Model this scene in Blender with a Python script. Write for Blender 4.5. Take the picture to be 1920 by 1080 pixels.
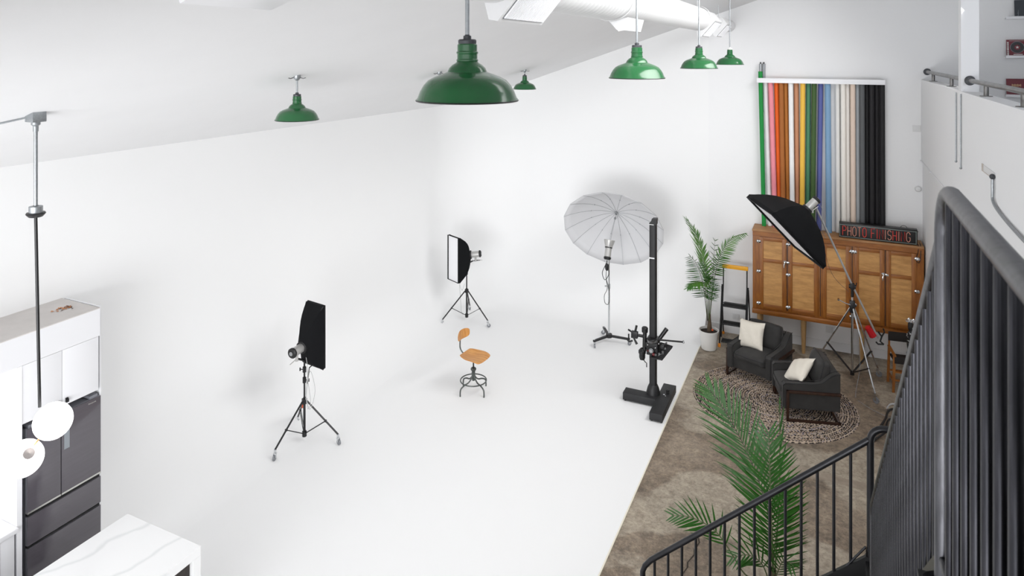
import bpy, bmesh, math, random
from mathutils import Vector, Matrix
from math import sin, cos, pi, radians, sqrt, atan2, hypot

random.seed(7)
S = bpy.context.scene
C = S.collection
for o in list(bpy.data.objects):
    bpy.data.objects.remove(o)

# ------------------------------------------------------------------ camera
EYE = 5.25
cd = bpy.data.cameras.new('camera'); cam = bpy.data.objects.new('camera', cd); C.objects.link(cam)
cam.location = (0, 0, EYE); cam.rotation_euler = (radians(90), 0, radians(25.2))
cd.sensor_width = 36; cd.lens = 36 * 1265 / 1920; cd.shift_y = -(540 - 97) / 1920; cd.clip_start = .05
cd.dof.use_dof = True; cd.dof.focus_distance = 9.5; cd.dof.aperture_fstop = 6.5
S.camera = cam

# ------------------------------------------------------------------ world, lights, exposure
w = bpy.data.worlds.new('world'); S.world = w; w.use_nodes = True
bg = w.node_tree.nodes['Background']; bg.inputs[0].default_value = (.96, .975, 1, 1); bg.inputs[1].default_value = 1.7
S.view_settings.view_transform = 'Standard'; S.view_settings.look = 'None'
S.view_settings.exposure = 0.17; S.view_settings.gamma = 1; S.view_settings.use_curve_mapping = False

def area(name, loc, target, sx, sy, power, col=(1, 1, 1)):
    l = bpy.data.lights.new(name, 'AREA'); l.shape = 'RECTANGLE'; l.size = sx; l.size_y = sy
    l.energy = power; l.color = col
    o = bpy.data.objects.new(name, l); C.objects.link(o); o.location = loc
    o.rotation_euler = (Vector(target) - Vector(loc)).to_track_quat('-Z', 'Y').to_euler()
    return o
def spread(o, a): o.data.spread = radians(a)
spread(area('window_daylight', (-2.6, -3.2, 2.2), (-5.2, 10, 2.4), 6.5, 3.6, 260, (.975, .985, 1)), 120)
spread(area('cyc_fill', (.1, 7.0, 6.5), (-5.6, 8.6, 1.6), 8.0, 2.0, 235, (1, .997, .99)), 120)  # added area light under the closed ceiling, brightens the white sweep
area('loft_light', (3.3, 4.0, 6.2), (2.3, 13, 5.2), 1.6, 1.4, 40, (.86, .92, 1))  # cool area light aimed at the back wall of the loft

# ------------------------------------------------------------------ materials
MATS = {}
def lin(c):
    if isinstance(c, str):
        v = [int(c[i:i + 2], 16) / 255 for i in (0, 2, 4)]
        return tuple((x / 12.92 if x <= .04045 else ((x + .055) / 1.055) ** 2.4) for x in v)
    return tuple(c)
def mat(name, col, rough=.5, metal=0, noise=0, nscale=8, col2=None, bump=0, bscale=60, emit=0, stretch=None, coat=0, sheen=0, spec=.5):
    m = bpy.data.materials.new(name); m.use_nodes = True; nt = m.node_tree; b = nt.nodes['Principled BSDF']
    c = lin(col); b.inputs['Base Color'].default_value = (*c, 1)
    b.inputs['Roughness'].default_value = rough; b.inputs['Metallic'].default_value = metal
    b.inputs['Coat Weight'].default_value = coat; b.inputs['Sheen Weight'].default_value = sheen
    b.inputs['Specular IOR Level'].default_value = spec
    N = nt.nodes.new; L = nt.links.new
    if col2 is not None or noise or bump:
        tc = N('ShaderNodeTexCoord'); mp = N('ShaderNodeMapping'); L(tc.outputs['Object'], mp.inputs[0])
        if stretch: mp.inputs['Scale'].default_value = stretch
    if col2 is not None or noise:
        n = N('ShaderNodeTexNoise'); n.inputs['Scale'].default_value = nscale; n.inputs['Detail'].default_value = 6; n.inputs['Roughness'].default_value = .6
        L(mp.outputs[0], n.inputs[0])
        r = N('ShaderNodeValToRGB'); c2 = lin(col2) if col2 is not None else tuple(max(0, x * (1 - noise)) for x in c)
        r.color_ramp.elements[0].position = .35; r.color_ramp.elements[1].position = .68
        r.color_ramp.elements[0].color = (*c2, 1); r.color_ramp.elements[1].color = (*c, 1)
        L(n.outputs[0], r.inputs[0]); L(r.outputs[0], b.inputs['Base Color'])
    if bump:
        n2 = N('ShaderNodeTexNoise'); n2.inputs['Scale'].default_value = bscale; n2.inputs['Detail'].default_value = 4
        L(mp.outputs[0], n2.inputs[0]); bp = N('ShaderNodeBump'); bp.inputs['Strength'].default_value = bump; bp.inputs['Distance'].default_value = .01
        L(n2.outputs[0], bp.inputs['Height']); L(bp.outputs[0], b.inputs['Normal'])
    if emit:
        b.inputs['Emission Color'].default_value = (*c, 1); b.inputs['Emission Strength'].default_value = emit
    MATS[name] = m; return m

mat('wall_paint', (.865, .865, .87), .75, bump=.12, bscale=25)
mat('ceiling_paint', (.83, .83, .836), .85, noise=.02, nscale=1.2, bump=.15, bscale=6)
mat('cyc_paint', (.88, .88, .88), .7, bump=.05, bscale=12)
mat('cyc_floor', (.89, .89, .89), .55, noise=.015, nscale=3)
mat('cove_edge', 'e8e2d2', .7)
mat('trim_white', (.8, .8, .81), .45)
mat('gloss_white', (.84, .84, .86), .3)
mat('duct_white', (.72, .72, .725), .45, bump=.05, bscale=3)
mat('green_enamel', '1f6034', .2, coat=.3, noise=.12, nscale=3)
mat('white_enamel', (.85, .85, .82), .3)
mat('cast_metal', '5b5d60', .5, metal=.7, noise=.3, nscale=30)
mat('galvanised', 'a9adb0', .4, metal=.8, noise=.2, nscale=60)
mat('chrome', 'd4d6d8', .14, metal=1)
mat('brushed_steel', 'a9abad', .32, metal=.75)
mat('flash_body', 'b9b8b6', .35, metal=.4)
mat('black_metal', '141416', .38, noise=.3, nscale=20)
mat('black_plastic', '0c0c0e', .5)
mat('black_cloth', '08090c', .8, bump=.25, bscale=120, spec=.2)
mat('rubber', '1a1a1a', .8); mat('wheel_grey', '8a8c90', .4, metal=.4)
mat('rail_steel', '66666a', .34, metal=1, noise=.45, nscale=7, stretch=(6, 6, 1), bump=.05, bscale=90)
mat('far_rail', '2c2c2f', .35, metal=.6, noise=.4, nscale=8)
mat('bar_steel', '3e3e42', .27, metal=1, noise=.5, nscale=9, stretch=(6, 6, .6))
mat('loft_steel', '8c8a88', .3, metal=.9, noise=.55, nscale=14, stretch=(1, .35, 1))
mat('stair_black', '070708', .45)
mat('diffuser_cloth', (.9, .9, .92), .7)
mat('orange_tape', 'd2562a', .6)
mat('stool_wood', 'd9a05c', .4, col2='b87a3a', nscale=5, stretch=(1, 7, 1))
mat('stool_steel', '5f6462', .42, metal=.7, noise=.35, nscale=18)
mat('umbrella_silver', 'c2c2c6', .3, metal=1, noise=.12, nscale=20, bump=.15, bscale=60)
mat('umbrella_back', 'd6d6d8', .6)
mat('stand_black', '151517', .5, noise=.2, nscale=30)
mat('stand_base', '202022', .6, noise=.3, nscale=10, bump=.1)
mat('cabinet_oak', 'a0621f', .42, col2='824a15', nscale=7, stretch=(6, 6, .7), bump=.04)
mat('cabinet_rail', 'a36526', .42, col2='824a16', nscale=7, stretch=(.7, 6, 6), bump=.04)
mat('panel_ply', 'd09c5c', .45, col2='b07f45', nscale=4, stretch=(1.2, 3, 5), bump=.03)
mat('cabinet_top', 'b4875b', .6, col2='94663c', nscale=5, stretch=(.6, 5, 5))
mat('leg_wood', 'c09a6c', .5, col2='a9824f', nscale=6, stretch=(5, 5, .6))
mat('sofa_velvet', '222120', .75, col2='302e2d', nscale=5, sheen=.08, bump=.08, bscale=90)
mat('sofa_piping', '191a1c', .7)
mat('frame_walnut', '3a2318', .35, col2='28160f', nscale=8, stretch=(3, 3, 3))
mat('cushion_cream', 'e6dfd2', .8, bump=.35, bscale=22, noise=.05, nscale=6)
mat('rug_cream', 'b9a795', .9, bump=.3, bscale=200); mat('rug_dark', '221d1e', .9); mat('rug_taupe', '7f6a5b', .9); mat('rug_grey', '8d8690', .9)
mat('leaf_green', '2b5f18', .42, col2='1a440e', nscale=3, spec=.35)
mat('leaf_light', '5a8a2c', .45, col2='33651c', nscale=3, spec=.35)
mat('leaf_stem', '4f5a36', .5); mat('rachis_brown', '3c3a2a', .55)
mat('pot_white', 'dcdad6', .5); mat('soil', '2a201a', .95, bump=.6, bscale=40)
mat('trunk', '5b4a38', .8, noise=.4, nscale=20)
mat('yellow_plastic', 'f0aa14', .45); mat('orange_plastic', 'e08a20', .5)
mat('boom_steel', 'bcbec0', .35, metal=.45); mat('red_clamp', 'c01420', .4); mat('red_dark', '5e1016', .5)
mat('chair_canvas', '1d1715', .85); mat('chair_wood', '9a5f20', .45, col2='7d4715', nscale=6, stretch=(4, 4, .8))
mat('fridge_glass', '58545a', .12, noise=.08, nscale=3, stretch=(1, 1, 12), coat=.5)
mat('fridge_side', '8a8b92', .4, metal=.3); mat('fridge_dark', '121214', .5); mat('fridge_trim', 'c8c6c2', .2, metal=.8)
mat('cabinet_white', (.77, .77, .79), .4)
mat('top_dusty', (.62, .59, .57), .8, noise=.08, nscale=5)
mat('backlit_panel', (1, 1, 1), .5, emit=1.1)
mat('globe_glass', (1, .99, .97), .2, emit=3)
mat('bulb_glass', (1, .97, .9), .3, emit=1.5)
mat('brass', 'c9a06a', .3, metal=.8); mat('pewter', '8b8583', .4, metal=.5)
mat('isle_dark', '2a211c', .5, noise=.3, nscale=5, stretch=(1, 1, 8))
mat('grey_ceramic', '7d8288', .4)
mat('petal_orange', 'c07a3c', .7); mat('petal_dark', '4a2a20', .7)
mat('sign_black', '0b0a0b', .45); mat('sign_letter', '74160f', .6); mat('neon_tube', 'cc9a86', .3); mat('neon_red', 'd8463c', .35); mat('sign_glass', '8f9c96', .25)
mat('sleeve_slate', '33383f', .5); mat('sleeve_red', '6f1024', .45); mat('sleeve_black', '17141a', .4); mat('sleeve_green', '1d5a40', .5)
mat('print_white', 'd9d9d6', .6); mat('print_grey', '8c9298', .4); mat('print_gold', 'c9a27a', .5)
mat('wire_grey', 'b4b4b4', .6); mat('outlet_white', (.74, .74, .74), .5); mat('paint_mark', (.56, .5, .45), .7)
mat('blue_tape', '5b6a78', .6)

def concrete():
    m = bpy.data.materials.new('concrete'); m.use_nodes = True; nt = m.node_tree; N = nt.nodes.new; L = nt.links.new
    b = nt.nodes['Principled BSDF']; tc = N('ShaderNodeTexCoord')
    def noise(sc, det=8, rough=.6, dist=0):
        n = N('ShaderNodeTexNoise'); n.inputs['Scale'].default_value = sc; n.inputs['Detail'].default_value = det
        n.inputs['Roughness'].default_value = rough; n.inputs['Distortion'].default_value = dist
        L(tc.outputs['Object'], n.inputs[0]); return n.outputs[0]
    def ramp(src, stops):
        r = N('ShaderNodeValToRGB'); L(src, r.inputs[0]); e = r.color_ramp.elements
        while len(e) < len(stops): e.new(.5)
        for i, (p, c) in enumerate(stops): e[i].position = p; e[i].color = (*lin(c), 1)
        return r.outputs[0]
    def mix(a, c, f, mode='MIX'):
        x = N('ShaderNodeMix'); x.data_type = 'RGBA'; x.blend_type = mode
        if hasattr(f, 'node'): L(f, x.inputs[0])
        else: x.inputs[0].default_value = f
        L(a, x.inputs[6]); L(c, x.inputs[7]); return x.outputs[2]
    base = ramp(noise(.9, 8, .66, .2), [(.34, '5f554b'), (.5, '857565'), (.64, 'b2a28f')])
    dirt = ramp(noise(9, 12, .82, .3), [(.40, '4f4740'), (.54, '8f7f6c'), (.66, 'b8a992')])
    c1 = mix(base, dirt, .55)
    patch = ramp(noise(.5, 5, .55, .3), [(.5, '000000'), (.53, 'ffffff')])
    pale = ramp(noise(9, 8, .7), [(.32, 'a09482'), (.66, 'cbc0ae')])
    c2 = mix(c1, pale, .0)
    x = N('ShaderNodeMix'); x.data_type = 'RGBA'; L(patch, x.inputs[0]); L(c1, x.inputs[6])
    x2 = mix(c1, pale, .6); L(x2, x.inputs[7]); c3 = x.outputs[2]
    grime = ramp(noise(26, 8, .85), [(.40, '4a4540'), (.53, 'ffffff')])
    c4 = mix(c3, grime, .4, 'MULTIPLY')
    spk = ramp(noise(60, 2, .5), [(.71, '000000'), (.76, 'c8c0b4')])
    c5 = mix(c4, spk, .5, 'SCREEN')
    L(c5, b.inputs['Base Color'])
    rr = N('ShaderNodeMapRange'); L(noise(3), rr.inputs[0]); rr.inputs[3].default_value = .35; rr.inputs[4].default_value = .75
    L(rr.outputs[0], b.inputs['Roughness'])
    bp = N('ShaderNodeBump'); bp.inputs['Strength'].default_value = .2; bp.inputs['Distance'].default_value = .01
    L(noise(20, 8, .7), bp.inputs['Height']); L(bp.outputs[0], b.inputs['Normal'])
    MATS['concrete'] = m
concrete()
mat('concrete_pale', 'a39686', .6, noise=.15, nscale=8, col2='8a7d6f'); mat('crack_dark', '3a332c', .9)

def marble():
    m = bpy.data.materials.new('marble'); m.use_nodes = True; nt = m.node_tree; N = nt.nodes.new; L = nt.links.new
    b = nt.nodes['Principled BSDF']; b.inputs['Roughness'].default_value = .2
    tc = N('ShaderNodeTexCoord'); mp = N('ShaderNodeMapping'); L(tc.outputs['Object'], mp.inputs[0]); mp.inputs['Rotation'].default_value = (0, 0, radians(28))
    wv = N('ShaderNodeTexWave'); L(mp.outputs[0], wv.inputs[0]); wv.inputs['Scale'].default_value = .7; wv.inputs['Distortion'].default_value = 6; wv.inputs['Detail'].default_value = 4; wv.inputs['Detail Scale'].default_value = 1.3
    r = N('ShaderNodeValToRGB'); L(wv.outputs[1], r.inputs[0]); e = r.color_ramp.elements
    e[0].position = 0; e[0].color = (.74, .75, .75, 1); e[1].position = .06; e[1].color = (.86, .86, .86, 1)
    e.new(.02).color = (.81, .815, .815, 1)
    L(r.outputs[0], b.inputs['Base Color']); MATS['marble'] = m
marble()

# ------------------------------------------------------------------ mesh helpers
def basis(d):
    d = Vector(d).normalized(); a = Vector((0, 0, 1)) if abs(d.z) < .95 else Vector((1, 0, 0))
    x = a.cross(d).normalized(); return x, d.cross(x).normalized(), d
class MB:
    def __init__(self): self.b = bmesh.new()
    def ring(self, c, x, y, r, n, ry=None):
        ry = r if ry is None else ry
        return [self.b.verts.new(Vector(c) + x * (r * cos(2 * pi * i / n)) + y * (ry * sin(2 * pi * i / n))) for i in range(n)]
    def bridge(self, A, B, mi=0):
        n = len(A)
        for i in range(n):
            f = self.b.faces.new((A[i], A[(i + 1) % n], B[(i + 1) % n], B[i])); f.material_index = mi
    def cyl(self, p, q, r, r2=None, n=12, cap=True):
        r2 = r if r2 is None else r2; x, y, d = basis(Vector(q) - Vector(p))
        A = self.ring(p, x, y, r, n); B = self.ring(q, x, y, r2, n); self.bridge(A, B)
        if cap: self.b.faces.new(A[::-1]); self.b.faces.new(B)
        return self
    def tube(self, pts, r, n=8, closed=False, cap=True):
        pts = [Vector(p) for p in pts]; R = []; m = len(pts); x = None
        rs = r if isinstance(r, (list, tuple)) else [r] * m
        for i, p in enumerate(pts):
            a = pts[(i - 1) % m] if (closed or i) else p; c = pts[(i + 1) % m] if (closed or i < m - 1) else p
            d = (c - a).normalized()
            if x is None: x, y, _ = basis(d)
            else: x = (x - d * x.dot(d)).normalized(); y = d.cross(x)
            R.append(self.ring(p, x, y, rs[i], n))
        for i in range(m - (0 if closed else 1)): self.bridge(R[i], R[(i + 1) % m])
        if not closed and cap: self.b.faces.new(R[0][::-1]); self.b.faces.new(R[-1])
        return self
    def lathe(self, prof, c=(0, 0, 0), d=(0, 0, 1), n=24, cap0=False, cap1=False):
        x, y, d = basis(d); R = [self.ring(Vector(c) + d * z, x, y, max(r, 1e-4), n) for r, z in prof]
        for a, b in zip(R, R[1:]): self.bridge(a, b)
        if cap0: self.b.faces.new(R[0][::-1])
        if cap1: self.b.faces.new(R[-1])
        return self
    def box(self, lo, hi, M=None, bev=0):
        v = [self.b.verts.new((x, y, z)) for x in (lo[0], hi[0]) for y in (lo[1], hi[1]) for z in (lo[2], hi[2])]
        fs = [self.b.faces.new([v[i] for i in q]) for q in ((0, 1, 3, 2), (4, 6, 7, 5), (0, 4, 5, 1), (2, 3, 7, 6), (0, 2, 6, 4), (1, 5, 7, 3))]
        vs = v
        if bev:
            r = bmesh.ops.bevel(self.b, geom=list({e for f in fs for e in f.edges}), offset=bev, segments=2, profile=.6, affect='EDGES')
            vs = list({q for f in r['faces'] for q in f.verts} | {q for q in v if q.is_valid})
        if M is not None: bmesh.ops.transform(self.b, matrix=M, verts=vs)
        return self
    def prism(self, out, fr, to, M=None):
        """outline given as 3-D callables: out = list of (a,b); fr,to: functions mapping (a,b)->3-D"""
        A = [self.b.verts.new(fr(*p)) for p in out]; B = [self.b.verts.new(to(*p)) for p in out]
        self.bridge(A, B); self.b.faces.new(A[::-1]); self.b.faces.new(B); return self
    def face(self, pts, mi=0):
        f = self.b.faces.new([self.b.verts.new(p) for p in pts]); f.material_index = mi; return self
    def sphere(self, c, r, sx=1, sy=1, sz=1, u=16, v=10):
        bmesh.ops.create_uvsphere(self.b, u_segments=u, v_segments=v, radius=r, matrix=Matrix.Translation(c) @ Matrix.Diagonal((sx, sy, sz, 1))); return self
    def build(self, name, m, parent=None, smooth=True, loc=None, rot=None, recalc=True, sub=0, angle=35):
        if recalc: bmesh.ops.recalc_face_normals(self.b, faces=self.b.faces)
        me = bpy.data.meshes.new(name); 
        if smooth:
            for e in self.b.edges:
                if len(e.link_faces) == 2 and e.calc_face_angle(0) > radians(angle): e.smooth = False
            for f in self.b.faces: f.smooth = True
        self.b.to_mesh(me); self.b.free()
        for k in (m if isinstance(m, (list, tuple)) else [m]): me.materials.append(MATS[k])
        o = bpy.data.objects.new(name, me); C.objects.link(o)
        if parent is not None: o.parent = parent
        if loc: o.location = loc
        if rot: o.rotation_euler = rot
        if sub:
            s = o.modifiers.new('sub', 'SUBSURF'); s.levels = sub; s.render_levels = sub
        return o
def tag(o, label, cat, group=None):
    o['label'] = label; o['category'] = cat
    if group: o['group'] = group
    return o
def thing(name, label, cat, loc=(0, 0, 0), rz=0, group=None):
    o = bpy.data.objects.new(name, None); o.empty_display_size = .1; C.objects.link(o)
    o.location = loc; o.rotation_euler = (0, 0, rz); return tag(o, label, cat, group)
def struct(name, mb, m, parent=None, **k):
    o = mb.build(name, m, parent, **k)
    if parent is None: o['kind'] = 'structure'
    return o
def dup(o, parent=None):
    c = o.copy(); C.objects.link(c); c.parent = parent
    for ch in list(o.children): dup(ch, c)
    return c
def arc(c, x, y, r, a0, a1, n):
    c, x, y = Vector(c), Vector(x), Vector(y)
    return [c + x * r * cos(a0 + (a1 - a0) * i / n) + y * r * sin(a0 + (a1 - a0) * i / n) for i in range(n + 1)]
def smooth_path(pts, n=6):
    pts = [Vector(p) for p in pts]; out = []
    for i in range(len(pts) - 1):
        p0 = pts[max(i - 1, 0)]; p1 = pts[i]; p2 = pts[i + 1]; p3 = pts[min(i + 2, len(pts) - 1)]
        for k in range(n):
            t = k / n
            out.append(.5 * ((2 * p1) + (p2 - p0) * t + (2 * p0 - 5 * p1 + 4 * p2 - p3) * t * t + (3 * p1 - p0 - 3 * p2 + p3) * t ** 3))
    return out + [pts[-1]]

# ------------------------------------------------------------------ room shell
XL, XC, XR, YB, YF = -7.25, -2.08, 1.39, 13.15, -3.0
def ceil_z(x): return 4.13 + .342 * (x - XL)
FZ = .01
m = MB(); m.box((XC, YF, -.12), (4.2, YB + .1, 0)); struct('floor', m, 'concrete', smooth=False)
m = MB(); m.box((XL - .1, YF, -.12), (XC - .016, YB + .1, FZ)); struct('floor', m, 'cyc_paint', smooth=False)
m = MB(); m.box((XC - .016, YF, -.12), (XC, YB + .1, FZ)); struct('trim_1', m, 'cove_edge', smooth=False)
# cove and walls of the studio sweep
R = .9; RC = 1.5; path = []
path.append((XL, 4.38, (1, 0))); path.append((XL, 8, (1, 0)))
for i in range(17):
    a = pi - (pi / 2) * i / 16
    path.append((XL + RC + RC * cos(a), YB - RC + RC * sin(a), (-cos(a), -sin(a))))
path.append((-4, YB, (0, -1))); path.append((XC, YB, (0, -1)))
m = MB(); rows = []
for x, y, (nx, ny) in path:
    row = []
    for k in range(15):
        a = (pi / 2) * k / 14
        d = R - R * sin(a); z = FZ - .0015 + R - R * cos(a)
        row.append(m.b.verts.new((x + nx * d, y + ny * d, z)))
    row.append(m.b.verts.new((x, y, 3))); row.append(m.b.verts.new((x, y, ceil_z(x) + .02)))
    rows.append(row)
for A, B in zip(rows, rows[1:]):
    for i in range(len(A) - 1): m.b.faces.new((A[i], B[i], B[i + 1], A[i + 1]))
e = rows[-1]; cb = m.b.verts.new((XC, YB, 0)); m.b.faces.new(e[:15] + [cb])
struct('wall_left', m, 'cyc_paint')
m = MB(); m.box((XL - .15, YF, 0), (XL, 4.38, 4.2)); struct('wall_left', m, 'cyc_paint', smooth=False)
m = MB(); m.box((XL - .1, YB + .03, 0), (XC, YB + .18, 6)); m.box((XC, YB, 0), (4.2, YB + .18, 8.3)); struct('wall_back', m, 'wall_paint', smooth=False)
m = MB(); x0, x1 = XL - .3, 4.2
m.prism([(x0, ceil_z(x0)), (x1, ceil_z(x1)), (x1, ceil_z(x1) + .15), (x0, ceil_z(x0) + .15)], lambda a, b: (a, YF, b), lambda a, b: (a, YB + .15, b))
struct('ceiling', m, 'ceiling_paint', smooth=False)
m = MB(); m.box((XR + .02, YF, 0), (XR + .15, YB, 3.44)); struct('wall_right', m, 'wall_paint', smooth=False)
m = MB(); m.box((XR, YF, 3.44), (XR + .18, YB, 4.765)); m.box((XR, YF, 4.765), (XR + .18, YB, 4.785)); struct('wall_right', m, 'wall_paint', smooth=False)
m = MB(); m.box((4.05, YF, 3.9), (4.2, YB, 8.2)); struct('wall_right', m, 'wall_paint', smooth=False)
m = MB(); m.box((XR + .18, YF, 3.75), (4.05, YB, 3.95)); struct('floor', m, 'trim_white', smooth=False)
m = MB(); m.box((XR, 9.36, 4.785), (1.565, 9.54, ceil_z(1.45))); struct('trim_2', m, 'trim_white', smooth=False)
m = MB(); m.box((XC, YB - .016, 0), (XR + .02, YB, .15)); m.box((XC, YB - .022, 0), (XR + .02, YB, .02)); struct('baseboard_back', m, 'trim_white', smooth=False)
# floor repairs: pale patched trench, crack
m = MB()
pts = [(-.3, 9.27), (.1, 9.25), (.45, 9.26), (1.38, 9.28), (1.38, 9.1), (.45, 9.09), (0, 9.11), (-.3, 9.12), (-.62, 9.1), (-.6, 9.22)]
m.face([(x, y, .0015) for x, y in pts]); struct('trim_3', m, 'concrete_pale', smooth=False)
m = MB(); pr = []
for i in range(15):
    t = i / 14; pr.append((-1.30 - .03 * sin(5 * t) + .012 * sin(i * 2.1), 6.5 + .95 * t, .003))
for a, b in zip(pr, pr[1:]):
    w0 = .006 + .004 * random.random(); m.face([(a[0] - w0, a[1], .002), (a[0] + w0, a[1], .002), (b[0] + w0, b[1], .002), (b[0] - w0, b[1], .002)])
struct('trim_4', m, 'crack_dark', smooth=False)

# ------------------------------------------------------------------ loft edge, stairs, railings
MZ, LZ, RX = 3.95, 1.65, .25
m = MB(); m.box((RX - .05, YF, MZ - .2), (XR, 1.97, MZ)); m.box((-4, YF, MZ - .2), (RX - .05, -.1, MZ)); struct('floor', m, 'stair_black', smooth=False)
st = thing('staircase', 'black steel L-shaped staircase turning left at its landing behind the near railing', 'stairs', (RX, 1.97, 0))
def stp(x0, x1, y0, y1, z0, z1): return (x0 - RX, y0 - 1.97, z0), (x1 - RX, y1 - 1.97, z1)
n1 = 12; run = (4.5 - 1.97) / n1; rise = (MZ - LZ) / (n1 + 1)
for i in range(n1):
    y = 1.97 + run * i; z = MZ - rise * (i + 1)
    m = MB(); lo, hi = stp(RX + .01, XR - .02, y, y + run + .03, z - .04, z); m.box(lo, hi); m.build('tread', 'stair_black', st, smooth=False)
    m = MB(); lo, hi = stp(RX + .01, XR - .02, y, y + .012, z, z + rise - .04); m.box(lo, hi); m.build('riser', 'stair_black', st, smooth=False)
m = MB(); lo, hi = stp(RX - .02, XR - .02, 4.5, 5.42, LZ - .06, LZ); m.box(lo, hi); m.build('landing', 'stair_black', st, smooth=False)
n2 = 8; run2 = .218; rise2 = LZ / (n2 + 1)
for i in range(n2):
    x = RX - run2 * (i + 1); z = LZ - rise2 * (i + 1)
    m = MB(); lo, hi = stp(x - .03, x + run2, 4.5, 5.38, z - .04, z); m.box(lo, hi); m.build('tread', 'stair_black', st, smooth=False)
    m = MB(); lo, hi = stp(x + run2 - .012, x + run2, 4.5, 5.38, z, z + rise2 - .04); m.box(lo, hi); m.build('riser', 'stair_black', st, smooth=False)
def stringer(pa, pb, hgt, th, axis, off, parent, o=(RX, 1.97, 0)):
    m = MB(); (a0, z0), (a1, z1) = pa, pb
    prof = [(a0, z0), (a1, z1), (a1, z1 - hgt), (a0, z0 - hgt)]
    if axis == 'y': m.prism(prof, lambda a, z: (off - o[0], a - o[1], z), lambda a, z: (off + th - o[0], a - o[1], z))
    else: m.prism(prof, lambda a, z: (a - o[0], off - o[1], z), lambda a, z: (a - o[0], off + th - o[1], z))
    return m.build('stringer', 'stair_black', parent, smooth=False)
stringer((1.97, MZ), (4.66, LZ + .02), .3, .03, 'y', RX - .02, st); stringer((1.97, MZ), (4.66, LZ + .02), .3, .03, 'y', XR - .04, st)
stringer((RX, LZ + .04), (RX - 1.93, .03), .3, .03, 'x', 5.385, st); stringer((RX, LZ + .04), (RX - 1.93, .03), .3, .03, 'x', 4.48, st)
m = MB(); lo, hi = stp(RX - .02, XR, 5.38, 5.42, LZ - .3, LZ + .03); m.box(lo, hi); m.build('landing_beam', 'stair_black', st, smooth=False)
for (px, py) in ((RX + .02, 5.36), (1.3, 5.36), (RX + .02, 4.55)):
    m = MB(); lo, hi = stp(px - .035, px + .035, py - .035, py + .035, 0, LZ - .06); m.box(lo, hi); m.build('support_post', 'stair_black', st, smooth=False)
# near guard rail of the loft
GZ = 4.925
g = thing('guard_railing', 'steel guard railing with thick round top pipe along the loft edge, nearest and blurred', 'railing', (RX, 1.9, MZ))
def G(p): return (p[0] - RX, p[1] - 1.9, p[2] - MZ)
m = MB(); P = [G((RX, -.6, GZ)), G((RX, 1.8, GZ))] + [G(p) for p in arc((RX, 1.8, GZ - .12), (0, 0, 1), (0, 1, 0), .12, 0, pi / 2, 6)][1:] + [G((RX, 1.92, MZ + .01))]
m.tube(P, .020, 14); m.build('top_rail', 'rail_steel', g)
m = MB(); m.cyl(G((RX, -.6, MZ + .08)), G((RX, 1.92, MZ + .08)), .012); m.build('bottom_rail', 'bar_steel', g)
m = MB(); m.cyl(G((RX, 1.92, MZ)), G((RX, 1.92, MZ + .012)), .045, n=16); m.build('foot_plate', 'bar_steel', g)
y = 1.92 - .1; first = None
while y > -.55:
    if first is None:
        m = MB(); m.cyl((0, 0, .08), (0, 0, GZ - MZ - .01), .0105, n=16); first = m.build('baluster', 'bar_steel', g)
        o = first
    else: o = first.copy(); C.objects.link(o); o.parent = g
    o.location = (0, y - 1.9, 0); y -= .1
# flight one, inner rail
SL = (4.755 - 2.34) / (4.9 - 1.98)
def rz1(y): return 4.755 - SL * (y - 1.98)
s1 = thing('stair_railing', 'steep steel handrail with dense balusters down the upper stair flight beyond the thick guard pipe', 'railing', (RX, 4.9, LZ))
def G1(p): return (p[0] - RX, p[1] - 4.9, p[2] - LZ)
m = MB(); P = [G1((RX, 1.945, rz1(1.945))), G1((RX, 4.84, rz1(4.84)))] + [G1((RX, 4.885, rz1(4.84) - .05)), G1((RX, 4.9, rz1(4.84) - .12)), G1((RX, 4.9, LZ))]
m.tube(P, .017, 12); m.build('handrail', 'rail_steel', s1)
first = None; y = 2.05
while y < 4.85:
    zt = rz1(y) - .015; zb = max(zt - .86, LZ)
    if first is None:
        m = MB(); m.cyl((0, 0, 0), (0, 0, 1), .0095, n=16); first = o = m.build('baluster', 'bar_steel', s1)
    else: o = first.copy(); C.objects.link(o); o.parent = s1
    o.location = G1((RX, y, zb)); o.scale = (1, 1, zt - zb); y += .1
m = MB(); m.prism([(1.97, MZ + .05), (4.62, LZ + .09), (4.62, LZ + .05), (1.97, MZ + .01)], lambda a, z: G1((RX - .012, a, z)), lambda a, z: G1((RX + .012, a, z))); m.build('bottom_rail', 'bar_steel', s1)
# flight two, far rail
FY = 5.4; PX = .262
s2 = thing('stair_railing', 'black steel stair railing sloping down left in front of the foreground palm', 'railing', (PX, FY, LZ))
def G2(p): return (p[0] - PX, p[1] - FY, p[2] - LZ)
def rz2(x): return 2.50 - .862 * (PX - x)
m = MB(); m.tube([G2((PX, FY, LZ))] + [G2((PX, FY, 2.42))] + [G2(p) for p in arc((PX + .1, FY, 2.5), (-1, 0, 0), (0, 0, 1), .1, 0, pi / 2, 6)] + [G2((XR - .02, FY, 2.6))], .024, 14)
m.build('newel_pipe', 'far_rail', s2)
xe = -1.36
m = MB(); P = [G2((PX - .01, FY, rz2(PX))), G2((xe + .06, FY, rz2(xe + .06))), G2((xe + .01, FY, rz2(xe) - .01)), G2((xe - .01, FY, rz2(xe) - .06)), G2((xe - .01, FY, .24))]
m.tube(P, .022, 14); m.build('handrail', 'far_rail', s2)
first = None; x = PX - .125
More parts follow.
